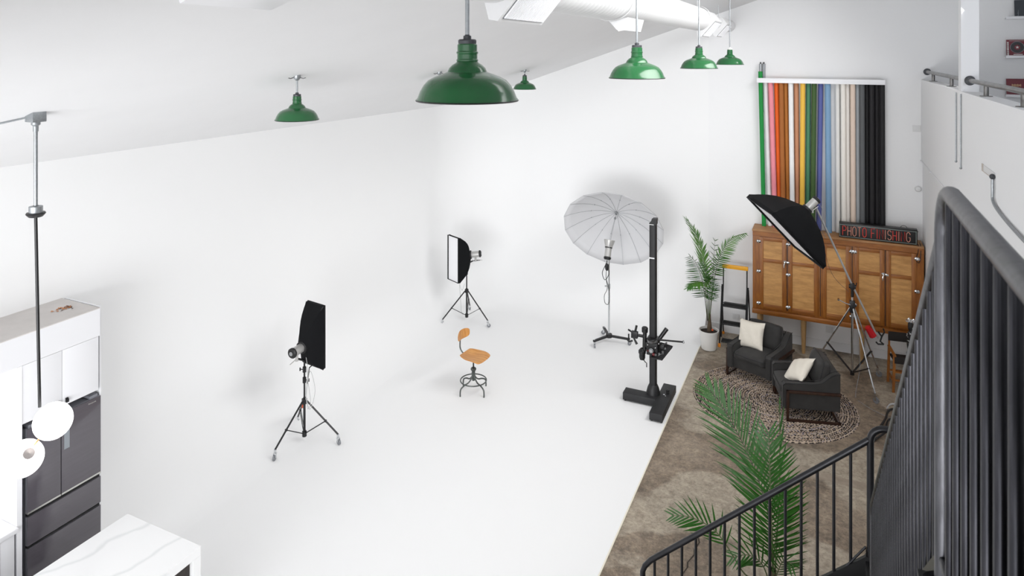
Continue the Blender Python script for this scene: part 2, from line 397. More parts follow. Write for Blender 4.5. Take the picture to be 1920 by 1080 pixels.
while x > xe + .04:
    zt = rz2(x) - .015; zb = LZ + .03 - .862 * (PX - x)
    if first is None:
        m = MB(); m.cyl((0, 0, 0), (0, 0, 1), .0108, n=16); first = o = m.build('baluster', 'far_rail', s2)
    else: o = first.copy(); C.objects.link(o); o.parent = s2
    o.location = G2((x, FY, zb)); o.scale = (1, 1, zt - zb); x -= .1085
for x in (.4, .53, .66, .79, .92, 1.05, 1.18, 1.3):
    o = first.copy(); C.objects.link(o); o.parent = s2; o.location = G2((x, FY, LZ + .03)); o.scale = (1, 1, .94)
m = MB(); m.tube([G2((PX - .18, FY - .005, LZ + .03 - .862 * .18)), G2((PX - .03, FY - .005, LZ + .09)), G2((PX - .02, FY - .005, LZ + .02))], .008, 6); m.build('bracket', 'far_rail', s2)

# loft rails on the half wall
def loft_rail(y0, y1, posts, label, flange_y):
    t = thing('wall_top_railing', label, 'railing', (1.475, (y0 + y1) / 2, 4.785), group='steel pipe rails on the white half wall')
    def q(y, z): return (0, y - (y0 + y1) / 2, z - 4.785)
    m = MB(); m.cyl(q(y0, 4.915), q(y1, 4.915), .027, n=16); m.build('pipe', 'loft_steel', t)
    m = MB(); s = -1 if flange_y > y0 else 1; m.lathe([(.0, 0), (.052, .0), (.056, .012), (.046, .03), (.036, .05), (.028, .052)], q(flange_y, 4.915), (0, -1, 0), n=24); m.build('flange', 'cast_metal', t)
    for y in posts:
        m = MB(); m.cyl(q(y, 4.79), q(y, 4.905), .023, n=14); m.lathe([(0, 0), (.058, 0), (.058, .006), (.0, .006)], q(y, 4.786), n=20); m.build('post', 'loft_steel', t)
loft_rail(9.545, 13.14, (12.4, 10.65), 'pipe rail on the white half wall, behind the column', 13.145)
loft_rail(-1, 9.35, (8.45, 6.95, 5.3, 3.6, 1.8, 0), 'pipe rail on the white half wall, starting at the near face of the column', 9.355)

# wall conduits, outlets, marks
m = MB(); m.cyl((XR - .012, 13.1, 3.435), (XR - .012, 10.2, 3.435), .009, n=8)
for y in (13.0, 11.9): m.box((XR - .03, y - .012, 3.43), (XR + .001, y + .012, 3.448))
tag(m.build('wall_conduit', 'trim_white'), 'thin white conduit running along the foot of the half wall near the corner', 'conduit')
m = MB(); m.cyl((XR - .012, 9.62, 4.76), (XR - .012, 9.62, 3.93), .008, n=8); m.cyl((XR - .012, 9.3, 4.76), (XR - .012, 9.3, 3.9), .008, n=8); m.sphere((XR - .012, 9.62, 3.93), .014); m.sphere((XR - .012, 9.3, 3.9), .014)
tag(m.build('wall_cable', 'galvanised'), 'pair of thin grey cables hanging straight down the half wall under the column', 'cable')
t = thing('conduit_pipe', 'bent grey conduit leaving a narrow paint-scuffed wall slot above the stairs', 'conduit', (XR, 7.57, 4.06))
m = MB(); P = smooth_path([(-.02, .0, .03), (-.02, .0, -.1), (-.02, -.03, -.2), (-.02, -.35, -.25), (-.02, -1.05, -.28), (-.02, -2.2, -.3)], 5); m.tube(P, .013, 10); m.build('pipe', 'galvanised', t)
m = MB(); m.box((-.005, -.01, .0), (0, .58, .065)); m.build('wall_slot', 'outlet_white', t, smooth=False)
m = MB(); m.box((-.008, .5, .005), (-.002, .57, .07)); m.box((-.008, 0, -.003), (-.002, .57, .005)); m.build('scuff', 'paint_mark', t, smooth=False)
m = MB(); m.sphere((-.02, 0, .03), .026); m.build('fitting', 'cast_metal', t)
for (x, z, lab) in ((1.325, 3.96, 'white double wall outlet high in the corner by the half wall'), (-1.575, .32, 'white wall outlet low on the wall behind the step ladder'), (0, .35, 'white wall outlet under the long wooden cabinet')):
    t = thing('wall_outlet', lab, 'outlet', (x, YB, z))
    m = MB(); m.box((-.06, -.012, -.055), (.06, 0, .055), bev=.003); m.build('cover_plate', 'outlet_white', t)
    for dx in (-.028, .028):
        m = MB(); m.box((dx - .018, -.018, -.035), (dx + .018, -.012, .035), bev=.003); m.box((dx - .008, -.02, .008), (dx - .004, -.0175, .022)); m.box((dx + .004, -.02, .008), (dx + .008, -.0175, .022)); m.build('socket', 'outlet_white', t)
m = MB(); m.lathe([(0, 0), (.05, 0), (.05, .02), (.035, .05), (0, .055)], (1.345, YB, 2.95), (0, -1, 0)); tag(m.build('wall_sensor', 'outlet_white'), 'small round white sensor on the wall in the right corner', 'sensor')

# shelves and sleeves in the loft room
for i, z in enumerate((5.79, 5.17, 4.55)):
    t = thing('picture_ledge', ['narrow white picture ledge holding a slate sleeve, topmost of three', 'narrow white picture ledge under the red sleeve with the round emblem, middle of three', 'narrow white picture ledge behind the pipe rail, lowest of three'][i], 'shelf', (2.54, YB, z), group='white picture ledges in the loft')
    m = MB(); m.box((0, -.1, -.02), (1.3, 0, 0)); m.build('shelf_board', 'gloss_white', t, smooth=False)
    m = MB(); m.box((0, -.1, 0), (1.3, -.094, .022)); m.build('front_lip', 'gloss_white', t, smooth=False)
def sleeve(x, z, wd, h, m0, label, extra=None):
    t = thing('record_sleeve', label, 'record', (x, YB - .055, z + .001)); t.rotation_euler = (radians(-6), 0, 0)
    m = MB(); m.box((0, -.012, 0), (wd, 0, h)); m.build('cover', m0, t, smooth=False)
    if extra: extra(t, wd, h)
def disc(t, wd, h):
    m = MB(); m.lathe([(.0, 0), (.088, 0), (.088, .003), (.0, .003)], (wd * .54, -.013, h * .55), (0, -1, 0), n=32); m.build('emblem_disc', 'sleeve_black', t)
    m = MB(); m.tube([(wd * .54 + .09 * cos(a * pi / 16), -.015, h * .55 + .09 * sin(a * pi / 16)) for a in range(32)], .003, 5, closed=True); m.build('emblem_ring', 'print_grey', t)
    m = MB(); m.lathe([(.0, 0), (.04, 0), (.04, .002), (0, .002)], (wd * .54, -.0165, h * .55), (0, -1, 0)); m.build('emblem_center', 'sleeve_red', t)
    m = MB(); cx, cz = wd * .54, h * .55
    pts = [(cx + (.026 if k % 2 == 0 else .011) * sin(k * pi / 5), -.0195, cz + (.026 if k % 2 == 0 else .011) * cos(k * pi / 5)) for k in range(10)]; m.face(pts); m.build('emblem_star', 'print_white', t)
    m = MB()
    for k in range(8): m.box((.008, -.0145, .02 + k * .028), (.03, -.0125, .02 + k * .028 + (.018 if k % 3 else .022)))
    m.box((.04, -.0145, h - .02), (wd - .03, -.0125, h - .016)); m.box((.09, -.0145, .03), (wd - .05, -.0125, .042)); m.build('lettering', 'print_white', t, smooth=False)['kind'] = 'stuff'
def gold(t, wd, h):
    m = MB()
    for k in range(7): m.box((.07 + k * .018, -.0145, .16 - abs(k - 3) * .004), (.083 + k * .018, -.0125, .185 - (k % 2) * .006))
    m.box((.1, -.0145, .145), (.16, -.0125, .152)); m.build('lettering', 'print_gold', t, smooth=False)['kind'] = 'stuff'
def scrib(t, wd, h):
    m = MB(); m.tube([(.03, -.014, .02), (.045, -.014, .03), (.05, -.014, .12), (.04, -.014, .06)], .003, 5); m.build('lettering', 'print_grey', t)
sleeve(2.66, 5.79, .31, .28, 'sleeve_slate', 'dark slate record sleeve leaning on the topmost ledge', scrib)
sleeve(2.555, 5.17, .26, .27, 'sleeve_red', 'dark red record sleeve with a round black disc emblem on the middle ledge', disc)
sleeve(2.82, 5.17, .27, .27, 'sleeve_green', 'green sleeve cut by the frame edge, right of the disc emblem sleeve')
sleeve(2.555, 4.55, .25, .27, 'sleeve_red', 'crimson record sleeve with gold lettering half hidden by the pipe rail', gold)
sleeve(2.815, 4.55, .27, .27, 'sleeve_black', 'dark sleeve with a pale ring, right of the crimson sleeve', lambda t, a, b: MB().tube([(.05 + .03 * cos(k * pi / 8), -.014, .22 + .03 * sin(k * pi / 8)) for k in range(16)], .005, 5, closed=True).build('ring_print', 'print_white', t))

# ------------------------------------------------------------------ duct
t = thing('air_duct', 'white round spiral air duct with side registers running along the ceiling to the far wall', 'duct', (-1.7, 3, 5.73))
segs = [(-1.2, 5.6, .21, 0), (5.6, 9.9, .165, -.012), (9.9, 10.6, (.165, .115), -.012), (10.6, 13.14, .11, 0)]
for y0, y1, r, dz in segs:
    r0, r1 = r if isinstance(r, tuple) else (r, r); m = MB(); prof = []
    n = max(2, int((y1 - y0) / .085)) if r0 == r1 else 1
    for i in range(n + 1):
        a = y0 + (y1 - y0) * i / n
        if 0 < i < n: prof += [(r0, a - 3 - .006), (r0 + .0012, a - 3), (r0, a - 3 + .006)]
        else: prof.append((r0 if i == 0 else r1, a - 3))
    m.lathe(prof, (0, 0, dz), (0, 1, 0), n=36, cap0=True, cap1=True); m.build('duct_section', 'duct_white', t)
for y, r in ((5.6, .214), (9.9, .169), (10.6, .12)):
    m = MB(); m.lathe([(r, -.02), (r + .006, -.01), (r + .006, .01), (r, .02)], (0, y - 3, 0), (0, 1, 0), n=36); m.build('seam_collar', 'duct_white', t)
def register(y0, y1, sd, k=1.0, sz=0):
    # triangular boot: cross-section in x,z
    P = [(-.12 * sd * k, .06 * k), (-.02 * sd * k, -.3 * k), (.035 * sd * k, -.31 * k), (.27 * sd * k, -.04 * k), (.14 * sd * k, .12 * k)]
    m = MB(); m.prism(P, lambda a, b: (a, y0 - 3, b + sz), lambda a, b: (a, y1 - 3, b + sz)); bt = m.build('register_boot', 'duct_white', t, smooth=False)
    a = Vector((.035 * sd * k, 0, -.31 * k + sz)); b = Vector((.27 * sd * k, 0, -.04 * k + sz)); u = (b - a).normalized(); L = (b - a).length; nrm = Vector((-u.z * -1, 0, -u.x)) if sd > 0 else Vector((u.z, 0, -u.x)) * 1
    if nrm.x * sd < 0: nrm = -nrm
    yy0, yy1 = y0 - 3 + .03, y1 - 3 - .03
    m = MB(); f = lambda s, y, d=0: tuple(a + u * (s * L) + nrm * d + Vector((0, y, 0)))
    m.face([f(.06, yy0, .004), f(.94, yy0, .004), f(.94, yy1, .004), f(.06, yy1, .004)]); m.build('grille_recess', 'grey_ceramic', bt, smooth=False, recalc=False)
    nb = int((yy1 - yy0) / .021); m = MB()
    for i in range(nb):
        y = yy0 + (yy1 - yy0) * (i + .5) / nb
        m.prism([(0, 0), (.011, 0), (.009, .008), (.002, .008)], lambda p, q: f(.08, y + p - .005, q + .004), lambda p, q: f(.92, y + p - .005, q + .004))
    o = m.build('grille_slats', 'gloss_white', bt, smooth=False); o['kind'] = 'stuff'
register(3.35, 3.98, 1, 1.0); register(5.95, 6.55, -1, .95); register(9.95, 10.6, 1, .85); register(11.4, 12.0, 1, .75)
m = MB()
for y in (4.7, 8.0, 9.8, 11.8): m.cyl((0, y - 3, .12), (0, y - 3, ceil_z(-1.7) - 5.73 + .01), .004, n=6)
m.build('hanger_wires', 'galvanised', t)
t = thing('ceiling_unit', 'flat white ceiling air unit cut by the top edge at upper left', 'air conditioner', (-2.78, 2.76, ceil_z(-2.78) - .0))
m = MB(); m.box((-.32, -.32, -.06), (.32, .32, .0), bev=.01); m.build('housing', 'gloss_white', t, rot=(0, -atan2(.342, 1), 0))
# ------------------------------------------------------------------ green pendant lamps
def rnd_spots(o): pass
def pendant(loc, rod_top, label, mount, collar='cast_metal'):
    t = thing('pendant_lamp', label, 'lamp', loc, group='green enamel pendant lamps')
    prof = [(.205, 0), (.207, .003), (.204, .007), (.200, .012), (.190, .038), (.176, .062), (.158, .082), (.132, .096), (.105, .106), (.088, .112), (.080, .116), (.078, .121), (.073, .133), (.060, .148), (.047, .157), (.042, .164),
            (.044, .166), (.044, .172), (.041, .176), (.041, .198), (.044, .202), (.044, .208), (.040, .213), (.040, .242), (.036, .247)]
    zf = lambda z: z if z < .12 else .12 + (z - .12) * .86
    prof = [(a, zf(b)) for a, b in prof]
    m = MB(); m.lathe(prof, n=48); m.build('shade', 'green_enamel', t)
    m = MB(); m.lathe([(r - .004, z - .002) for r, z in prof[2:16]] + [(0.0, .15)], n=48); m.build('shade_lining', 'white_enamel', t)
    m = MB(); m.tube([(.205 * cos(a * pi / 24), .205 * sin(a * pi / 24), .001) for a in range(48)], .0035, 6, closed=True); m.build('rim', 'black_metal', t)
    m = MB(); m.lathe([(q, zf(b)) for q, b in [(.030, .243), (.036, .244), (.037, .262), (.033, .268), (.016, .269), (.016, .284), (.010, .286), (.009, .29)]], n=24); m.build('collar', collar, t)
    m = MB(); m.lathe([(0, .012), (.022, .02), (.03, .045), (.024, .07), (.014, .09), (.014, .12)], n=16); m.build('bulb', 'bulb_glass', t)
    h = rod_top - loc[2]
    m = MB(); m.cyl((0, 0, .25), (0, 0, h), .0085, n=12); m.build('stem', 'galvanised', t)
    if mount:
        m = MB(); m.lathe([(.012, -.05), (.018, -.045), (.03, -.03), (.035, -.012), (.035, .01)], (0, 0, h)); mm = m.build('ceiling_mount', 'galvanised', t)
        m = MB(); 
        for a in (.4, 2.2, 3.9): m.tube([(.03 * cos(a), .03 * sin(a), h - .02), (.06 * cos(a), .06 * sin(a), h - .03), (.085 * cos(a), .085 * sin(a), h - .022)], .0035, 5)
        m.build('screw_tabs', 'black_metal', t)
    return t
rows1 = [((-1.326, 2.393, 5.053), 'largest nearest green enamel pendant lamp on a galvanised rod, top centre'), ((-1.30, 4.95, 5.053), 'green pendant lamp second nearest in the long-rod row, right of the largest one'), ((-1.335, 7.8, 5.062), 'green pendant lamp third in the long-rod row, overlapping the smallest one'), ((-1.386, 10.81, 5.053), 'smallest green pendant lamp of the long-rod row, white collar, beside the paper rolls')]
for i, (p, lab) in enumerate(rows1): pendant(p, ceil_z(p[0]) + .01, lab, True, 'white_enamel' if i == 3 else 'cast_metal')
for p, lab in [((-4.66, 5.02, 4.592), 'paint-flecked green pendant lamp on a short rod at upper left'), ((-4.78, 7.85, 4.6), 'short-rod green pendant lamp mostly hidden behind the largest one, only its mount showing'), ((-4.93, 11.01, 4.583), 'small far green pendant lamp on a short rod, right behind the largest one')]:
    pendant(p, ceil_z(p[0]) + .005, lab, True)

# globe pendant over the island
t = thing('globe_pendant', 'double opal globe pendant light on a long black rod over the kitchen island', 'lamp', (-5.32, 3.02, ceil_z(-5.32)))
def U(p): return (p[0] + 5.32, p[1] - 3.02, p[2] - ceil_z(-5.32))
m = MB(); m.box((-.05, -.05, -.06), (.05, .05, .02), bev=.008); m.lathe([(.03, -.06), (.03, -.08), (.018, -.09), (.018, -.13), (.012, -.13)]); m.build('junction_box', 'galvanised', t)
m = MB(); m.cyl((0, 0, -.1), U((-5.32, 3.02, 4.1)), .013, n=12); m.build('conduit_drop', 'galvanised', t)
m = MB(); m.lathe([(.02, .06), (.045, .055), (.045, .0), (.02, 0)], U((-5.32, 3.02, 4.05))); m.build('canopy_box', 'galvanised', t)
m = MB(); m.lathe([(0.0, .012), (.06, .01), (.064, 0), (.045, -.022), (0, -.03)], U((-5.32, 3.02, 4.05))); m.build('canopy', 'black_metal', t)
m = MB(); m.cyl(U((-5.32, 3.02, 4.03)), U((-5.29, 3.03, 2.62)), .011, n=12); m.build('rod', 'black_metal', t)
c1, c2 = Vector(U((-5.205, 3.075, 2.515))), Vector(U((-5.405, 2.985, 2.235)))
for c in (c1, c2):
    m = MB(); m.sphere(c, .128, u=32, v=20); m.build('globe', 'globe_glass', t)
d = (c1 - c2).normalized()
up = (d + Vector((.2, -.5, .55))).normalized()
m = MB(); m.lathe([(0, .126), (.036, .122), (.038, .126), (0, .134)], c2, ((Vector((0, 0, 5.25)) - Vector((-5.405, 2.985, 2.235))).normalized() * .85 + d * .62 + Vector((0, 0, -.12))).normalized(), n=20); m.build('globe_cap', 'pewter', t)
m = MB(); m.cyl(c2 + d * .1, c1 - d * .1, .007, n=8); m.build('connector', 'brass', t)
m = MB(); m.tube([(-.04, -.0, -.02), (-.8, -.9, -.29), (-1.2, -1.3, -.43)], .008, 6); m.build('surface_conduit', 'galvanised', t)

# ------------------------------------------------------------------ kitchen
KF = -6.63
m = MB(); m.box((XL, 1.0, 2.40), (KF, 4.37, 2.672)); struct('wall_kitchen', m, 'cabinet_white', smooth=False)
m = MB(); m.box((XL, 1.0, 2.672), (KF, 4.37, 2.68)); struct('trim_5', m, 'top_dusty', smooth=False)
t = thing('wall_cabinet', 'white two-door overhead cabinet above the refrigerator', 'cabinet', (-6.94, 4.0, 1.86))
m = MB(); m.box((-.3, -.36, 0), (.29, .36, .54)); m.build('body', 'cabinet_white', t, smooth=False)
for y0, y1, hy in ((-.355, -.002, -.04), (.002, .355, .04)):
    m = MB(); m.box((.291, y0, .004), (.31, y1, .537), bev=.002); d_ = m.build('door', 'cabinet_white', t)
    m = MB(); m.box((.311, hy - .012, .03), (.335, hy + .012, .062), bev=.003); m.box((.311, hy - .012, .062), (.324, hy + .03 * (1 if hy > 0 else -1) * 0 + .012, .07)); m.build('handle', 'black_plastic', d_)
t = thing('refrigerator', 'dark grey glass-front refrigerator with two doors and two drawers', 'refrigerator', (-6.93, 4.0, 0))
YL, YR = -.31, .378
m = MB(); m.box((-.28, YL, .02), (.24, YR - .01, 1.78)); m.build('body', 'fridge_side', t, smooth=False)
m = MB(); m.box((.18, YL + .02, .02), (.262, YR - .02, 1.74)); m.build('inner_face', 'fridge_dark', t, smooth=False)
def panel(nm, y0, y1, z0, z1, x=.30):
    m = MB(); m.box((.262, y0, z0), (x - .012, y1, z1)); p = m.build(nm, 'fridge_side', t, smooth=False)
    m = MB(); m.box((x - .012, y0, z0), (x, y1, z1), bev=.003); m.build('glass_face', 'fridge_glass', p); return p
d1 = panel('door', YL + .003, -.012, 1.035, 1.795); d2 = panel('door', -.004, YR, 1.035, 1.795)
for d_, y0, y1 in ((d1, YL + .003, -.012), (d2, -.004, YR)):
    m = MB(); m.box((.264, y0, 1.018), (.302, y1, 1.035)); m.build('door_trim', 'fridge_trim', d_, smooth=False)
panel('drawer', YL + .003, YR, .725, .985); panel('drawer', YL + .003, YR, .36, .695); panel('drawer', YL + .003, YR, .06, .345)
for z in (.985, .695):
    m = MB(); m.box((.264, YL + .01, z + .002), (.29, YR - .01, z + .018)); m.build('pull_recess', 'fridge_dark', t, smooth=False)
for ya, yb_ in ((YR - .1, YR - .02), (YL + .02, YL + .09)):
    m = MB(); m.box((.0, ya, 1.795), (.28, yb_, 1.82)); m.build('hinge_cover', 'fridge_side', t, smooth=False)
m = MB(); m.box((.3, .02, 1.44), (.3012, .07, 1.63)); m.build('display_panel', 'print_grey', t, smooth=False)
cu = bpy.data.curves.new('txt', 'FONT'); cu.body = 'Panasonic'; cu.size = .02; cu.extrude = .001; cu.align_x = 'CENTER'
tmp = bpy.data.objects.new('txt', cu); C.objects.link(tmp); bpy.context.view_layer.update()
me = bpy.data.meshes.new_from_object(tmp.evaluated_get(bpy.context.evaluated_depsgraph_get())); bpy.data.objects.remove(tmp)
me.materials.clear(); me.materials.append(MATS['fridge_trim']); o = bpy.data.objects.new('nameplate', me); C.objects.link(o); o.parent = t
o.matrix_local = Matrix.Translation((.3012, .29, 1.757)) @ Matrix(((0, 0, 1, 0), (1, 0, 0, 0), (0, 1, 0, 0), (0, 0, 0, 1)))
m = MB(); m.box((XL + .005, 3.6, 0), (KF + .005, 3.645, 2.4)); tag(m.build('side_panel', 'gloss_white', smooth=False), 'tall white panel standing left of the refrigerator', 'panel')
m = MB(); m.box((XL + .02, 4.384, 0), (KF - .03, 4.40, 2.68)); tag(m.build('side_panel', 'gloss_white', smooth=False), 'tall white end panel closing the right side of the refrigerator', 'panel')
t = thing('base_cabinet', 'white kitchen base cabinet with drawer fronts, cut by the left edge', 'cabinet', (-6.93, 2.6, 0))
m = MB(); m.box((-.3, -1.6, .08), (.29, .98, .93)); m.build('body', 'cabinet_white', t, smooth=False)
for y0, y1 in ((.46, .86), (.02, .45), (-.42, .01)):
    for z0, z1 in ((.1, .36), (.365, .74), (.745, .92)):
        m = MB(); m.box((.291, y0, z0), (.309, y1, z1), bev=.002); m.build('drawer_front', 'cabinet_white', t)
m = MB(); m.box((.291, .865, .1), (.306, .98, .92), bev=.002); m.build('filler_strip', 'cabinet_white', t)
m = MB(); m.box((XL, 1.0, .932), (-6.59, 3.598, .972), bev=.004); tag(m.build('countertop', 'gloss_white'), 'white kitchen countertop along the left wall', 'countertop')
m = MB(); m.box((XL + .001, 1.0, .975), (XL + .02, 3.598, 2.398)); tag(m.build('backlit_splashback', 'backlit_panel', smooth=False), 'glowing backlit splashback behind the kitchen counter', 'splashback')
for z, lab in ((1.92, 'upper floating white shelf at the left edge'), (1.5, 'lower floating white shelf at the left edge')):
    m = MB(); m.box((XL + .02, 1.6, z), (-6.95, 3.3, z + .035)); tag(m.build('floating_shelf', 'gloss_white', smooth=False), lab, 'shelf')
for x, y, z, h, lab in ((-7.1, 3.16, 1.536, .24, 'tall grey ceramic bottle on the lower floating shelf'), (-7.08, 3.1, .973, .33, 'grey ceramic jug on the kitchen counter'), ):
    m = MB(); m.lathe([(0, 0), (.05, 0), (.055, .03), (.05, h * .6), (.02, h * .8), (.018, h), (0, h)], (x, y, z)); tag(m.build('bottle', 'grey_ceramic'), lab, 'bottle')
m = MB(); m.lathe([(0, 0), (.03, 0), (.035, .02), (.03, .05), (0, .055)], (-6.72, 3.42, .973)); tag(m.build('soap_dish', 'black_plastic'), 'small round black item on the kitchen counter at the left edge', 'dish')
m = MB()
for i in range(26):
    x, y = -6.915 + random.gauss(0, .03), 4.21 + random.gauss(0, .05); a = random.random() * 6.3; r = .012 + .01 * random.random()
    m.face([(x + r * cos(a + k * 2.1), y + r * sin(a + k * 2.1), 2.684 + .006 * random.random()) for k in range(3)], mi=random.choice((0, 0, 1)))
o = m.build('petals', ['petal_orange', 'petal_dark'], smooth=False); tag(o, 'small scatter of dried orange petals on top of the kitchen bulkhead', 'petals'); o['kind'] = 'stuff'
# island
t = thing('kitchen_island', 'white marble waterfall kitchen island with a dark recessed base, bottom left', 'island', (-5.47, 2.6, 0))
m = MB(); m.box((-.485, -1.6, .84), (.485, 1.59, .92), bev=.003); m.build('worktop', 'marble', t, smooth=False)
for y in (1.51, -1.6):
    m = MB(); m.box((-.485, y, 0), (.485, y + .08, .8395), bev=.002); m.build('waterfall_panel', 'marble', t, smooth=False)
m = MB(); m.box((-.45, -1.515, .05), (.445, 1.505, .836)); m.build('base', 'isle_dark', t, smooth=False)
for k in range(4):
    m = MB(); m.box((.446, -1.45 + k * .73, .1), (.46, -1.45 + k * .73 + .71, .84), bev=.003); m.build('door', 'isle_dark', t)

# ------------------------------------------------------------------ studio stands
def caster(m_fork, m_wheel, p, a, r=.035):
    x, y = p; d = Vector((cos(a), sin(a), 0)); n = Vector((-sin(a), cos(a), 0)); c = Vector((x, y, r)) + d * .02
    for s in (-1, 1): m_fork.prism([(-.02, .055), (.025, .055), (.02 + .008, 0), (.008, -.006)], lambda u, v: c + d * (u - .02) + Vector((0, 0, v)) + n * (s * .014), lambda u, v: c + d * (u - .02) + Vector((0, 0, v)) + n * (s * .017))
    m_fork.cyl(c + Vector((-d.x * .02, -d.y * .02, .05)), c + Vector((-d.x * .02, -d.y * .02, .10)), .012, n=8)
    m_wheel.cyl(c - n * .011, c + n * .011, r, n=18)
def tripod_stand(t, R0, angles, zj, top, pole_mat='black_metal', legr=.012, tip=.13, radii=None, pole_r=.016, brace_z=.17, wheel=.035, brace_mat=None, brace_t=.5, low=.12):
    for i, a in enumerate(angles):
        rr = radii[i] if radii else R0; e = Vector((rr * cos(a), rr * sin(a), 0)); d = e.normalized()
        top_p = d * .035 + Vector((0, 0, zj)); bot = e + Vector((0, 0, tip))
        m = MB(); m.cyl(top_p, bot, legr, n=10); lg = m.build('leg', pole_mat, t)
        b0 = Vector((0, 0, low + .01)) + d * .02; b1 = top_p.lerp(bot, brace_t + .1)
        m = MB(); n = Vector((-d.y, d.x, 0)) * .007
        for s in (-1, 1): m.cyl(b0 + n * s, b1 + n * s, .0055 if wheel < .04 else .010, n=6)
        m.cyl(b1 - n * 2, b1 + n * 2, .014, n=8); m.build('brace', brace_mat or pole_mat, t)
        mf, mw = MB(), MB(); caster(mf, mw, (e.x, e.y), a + random.uniform(-1, 1), wheel); mf.cyl(bot, bot + Vector((0, 0, -.03)), legr + .004, n=10)
        cf = mf.build('caster_fork', 'chrome', t, smooth=False); mw.build('caster_wheel', 'wheel_grey', cf)
    m = MB(); m.cyl((0, 0, low - .03), (0, 0, zj + .05), pole_r, n=14); m.build('lower_pole', pole_mat, t)
    m = MB(); m.cyl((0, 0, low - .035), (0, 0, low + .035), pole_r + .014, n=6); m.cyl((0, 0, zj - .035), (0, 0, zj + .03), pole_r + .02, n=6); m.build('collar', 'black_plastic' if pole_mat != 'chrome' else 'black_plastic', t)
    m = MB(); m.cyl((0, 0, zj), (0, 0, top), pole_r * .75, n=12); m.build('upper_pole', pole_mat, t)
def knob(t, z, a, L=.06):
    d = Vector((cos(a), sin(a), 0)); m = MB(); m.cyl((0, 0, z - .035), (0, 0, z + .035), .024, n=10); m.cyl(d * .02 + Vector((0, 0, z)), d * L + Vector((0, 0, z)), .006, n=6); m.cyl(d * L + Vector((0, 0, z - .02)), d * L + Vector((0, 0, z + .02)), .009, n=8)
    m.build('clamp_knob', 'black_plastic', t)
def flash(t, c, d, L=.3, r=.058, ring_at=.0):
    """monolight body from c along d (unit), away from its modifier"""
    c = Vector(c); d = Vector(d).normalized(); x, y, _ = basis(d)
    m = MB(); m.lathe([(r * .9, 0), (r, .01), (r, L * .8), (r * .85, L * .84)], c, d, n=24, cap0=True, cap1=True); b = m.build('flash_head', 'flash_body', t)
    m = MB(); m.lathe([(r + .002, -.01), (r + .022, -.005), (r + .022, .025), (r + .002, .03)], c, d, n=24); m.build('speed_ring', 'black_plastic', t)
    m = MB(); m.lathe([(r * .9, L * .8), (r + .008, L * .83), (r + .008, L * .93), (r * .8, L), (0, L)], c, d, n=24); m.build('rear_cap', 'black_plastic', b)
    m = MB(); m.lathe([(0, L), (r * .45, L), (r * .45, L + .006), (0, L + .006)], c, d, n=12); m.build('rear_panel', 'brushed_steel', b)
    for k in range(5):
        a = k * .7 + .3; p = c + d * (L * .45) + x * ((r + .001) * cos(a)) + y * ((r + .001) * sin(a))
    m = MB(); m.cyl(c + d * (L * .5) + Vector((0, 0, -r)), c + d * (L * .5) + Vector((0, 0, -r - .08)), .02, n=10); m.cyl(c + d * (L * .5) + Vector((0, 0, -r - .05)), c + d * (L * .5 + .13) + Vector((0, 0, -r - .07)), .006, n=6); m.build('tilt_bracket', 'flash_body', t)
def softbox(t, corners, neck, nr=.07, lip=.035, bulge=.07):
    """corners: 4 local points of the front frame; neck: point at the rear centre"""
    cs = [Vector(p) for p in corners]; neck = Vector(neck); cen = sum(cs, Vector()) / 4; n = (neck - cen).normalized()
    rings = []; m = MB(); K = 6
    def outline(scale_pts, div=5):
        out = []
        for i in range(4):
            a, b = scale_pts[i], scale_pts[(i + 1) % 4]
            for k in range(div): out.append(a.lerp(b, k / div))
        return out
    base = outline(cs)
    nk = [neck + ((p - cen) - n * (p - cen).dot(n)).normalized() * nr for p in base]
    for k in range(K + 1):
        s = k / K; rings.append([m.b.verts.new(a.lerp(b, s) + ((a - cen).lerp(b - neck, s)).normalized() * bulge * sin(pi * s) * (a - cen).length * .9 + n * (neck - cen).length * .14 * sin(pi * s)) for a, b in zip(base, nk)])
    lipv = [m.b.verts.new(p - n * lip) for p in base]
    m.bridge(lipv, rings[0])
    for a, b in zip(rings, rings[1:]): m.bridge(a, b)
    m.b.faces.new(rings[-1])
    o = m.build('softbox_shell', 'black_cloth', t, angle=20)
    so = o.modifiers.new('s', 'SOLIDIFY'); so.thickness = .004; so.offset = 1
    m = MB(); m.face([p.lerp(cen, .006) - n * (lip * .55) for p in cs]); q = m.build('diffuser', 'diffuser_cloth', t, smooth=False)
    m = MB()
    m.tube([p - n * lip for p in cs], .008, 6, closed=True)
    m.build('front_binding', 'black_plastic', t)
    m = MB()
    for i in range(4):
        m.tube([rings_p for rings_p in [cs[i].lerp(neck, s) + ((cs[i] - cen).lerp((nk[i * 5] - neck), s)).normalized() * (bulge * sin(pi * s) * (cs[i] - cen).length * .9 + .006) + n * (neck - cen).length * .14 * sin(pi * s) for s in (0, .15, .3, .45, .6, .75, .9)]], .005, 5)
    m.build('seam_piping', 'black_plastic', t)
    for a, b in ((0, 1), (2, 3)):
        p = cs[a].lerp(cs[b], .5).lerp(neck, .32); u = (cs[b] - cs[a]).normalized()
def cable(t, pts, r=.004, mt='wire_grey', nm='cable'):
    m = MB(); m.tube(smooth_path(pts, 6), r, 6); m.build(nm, mt, t)

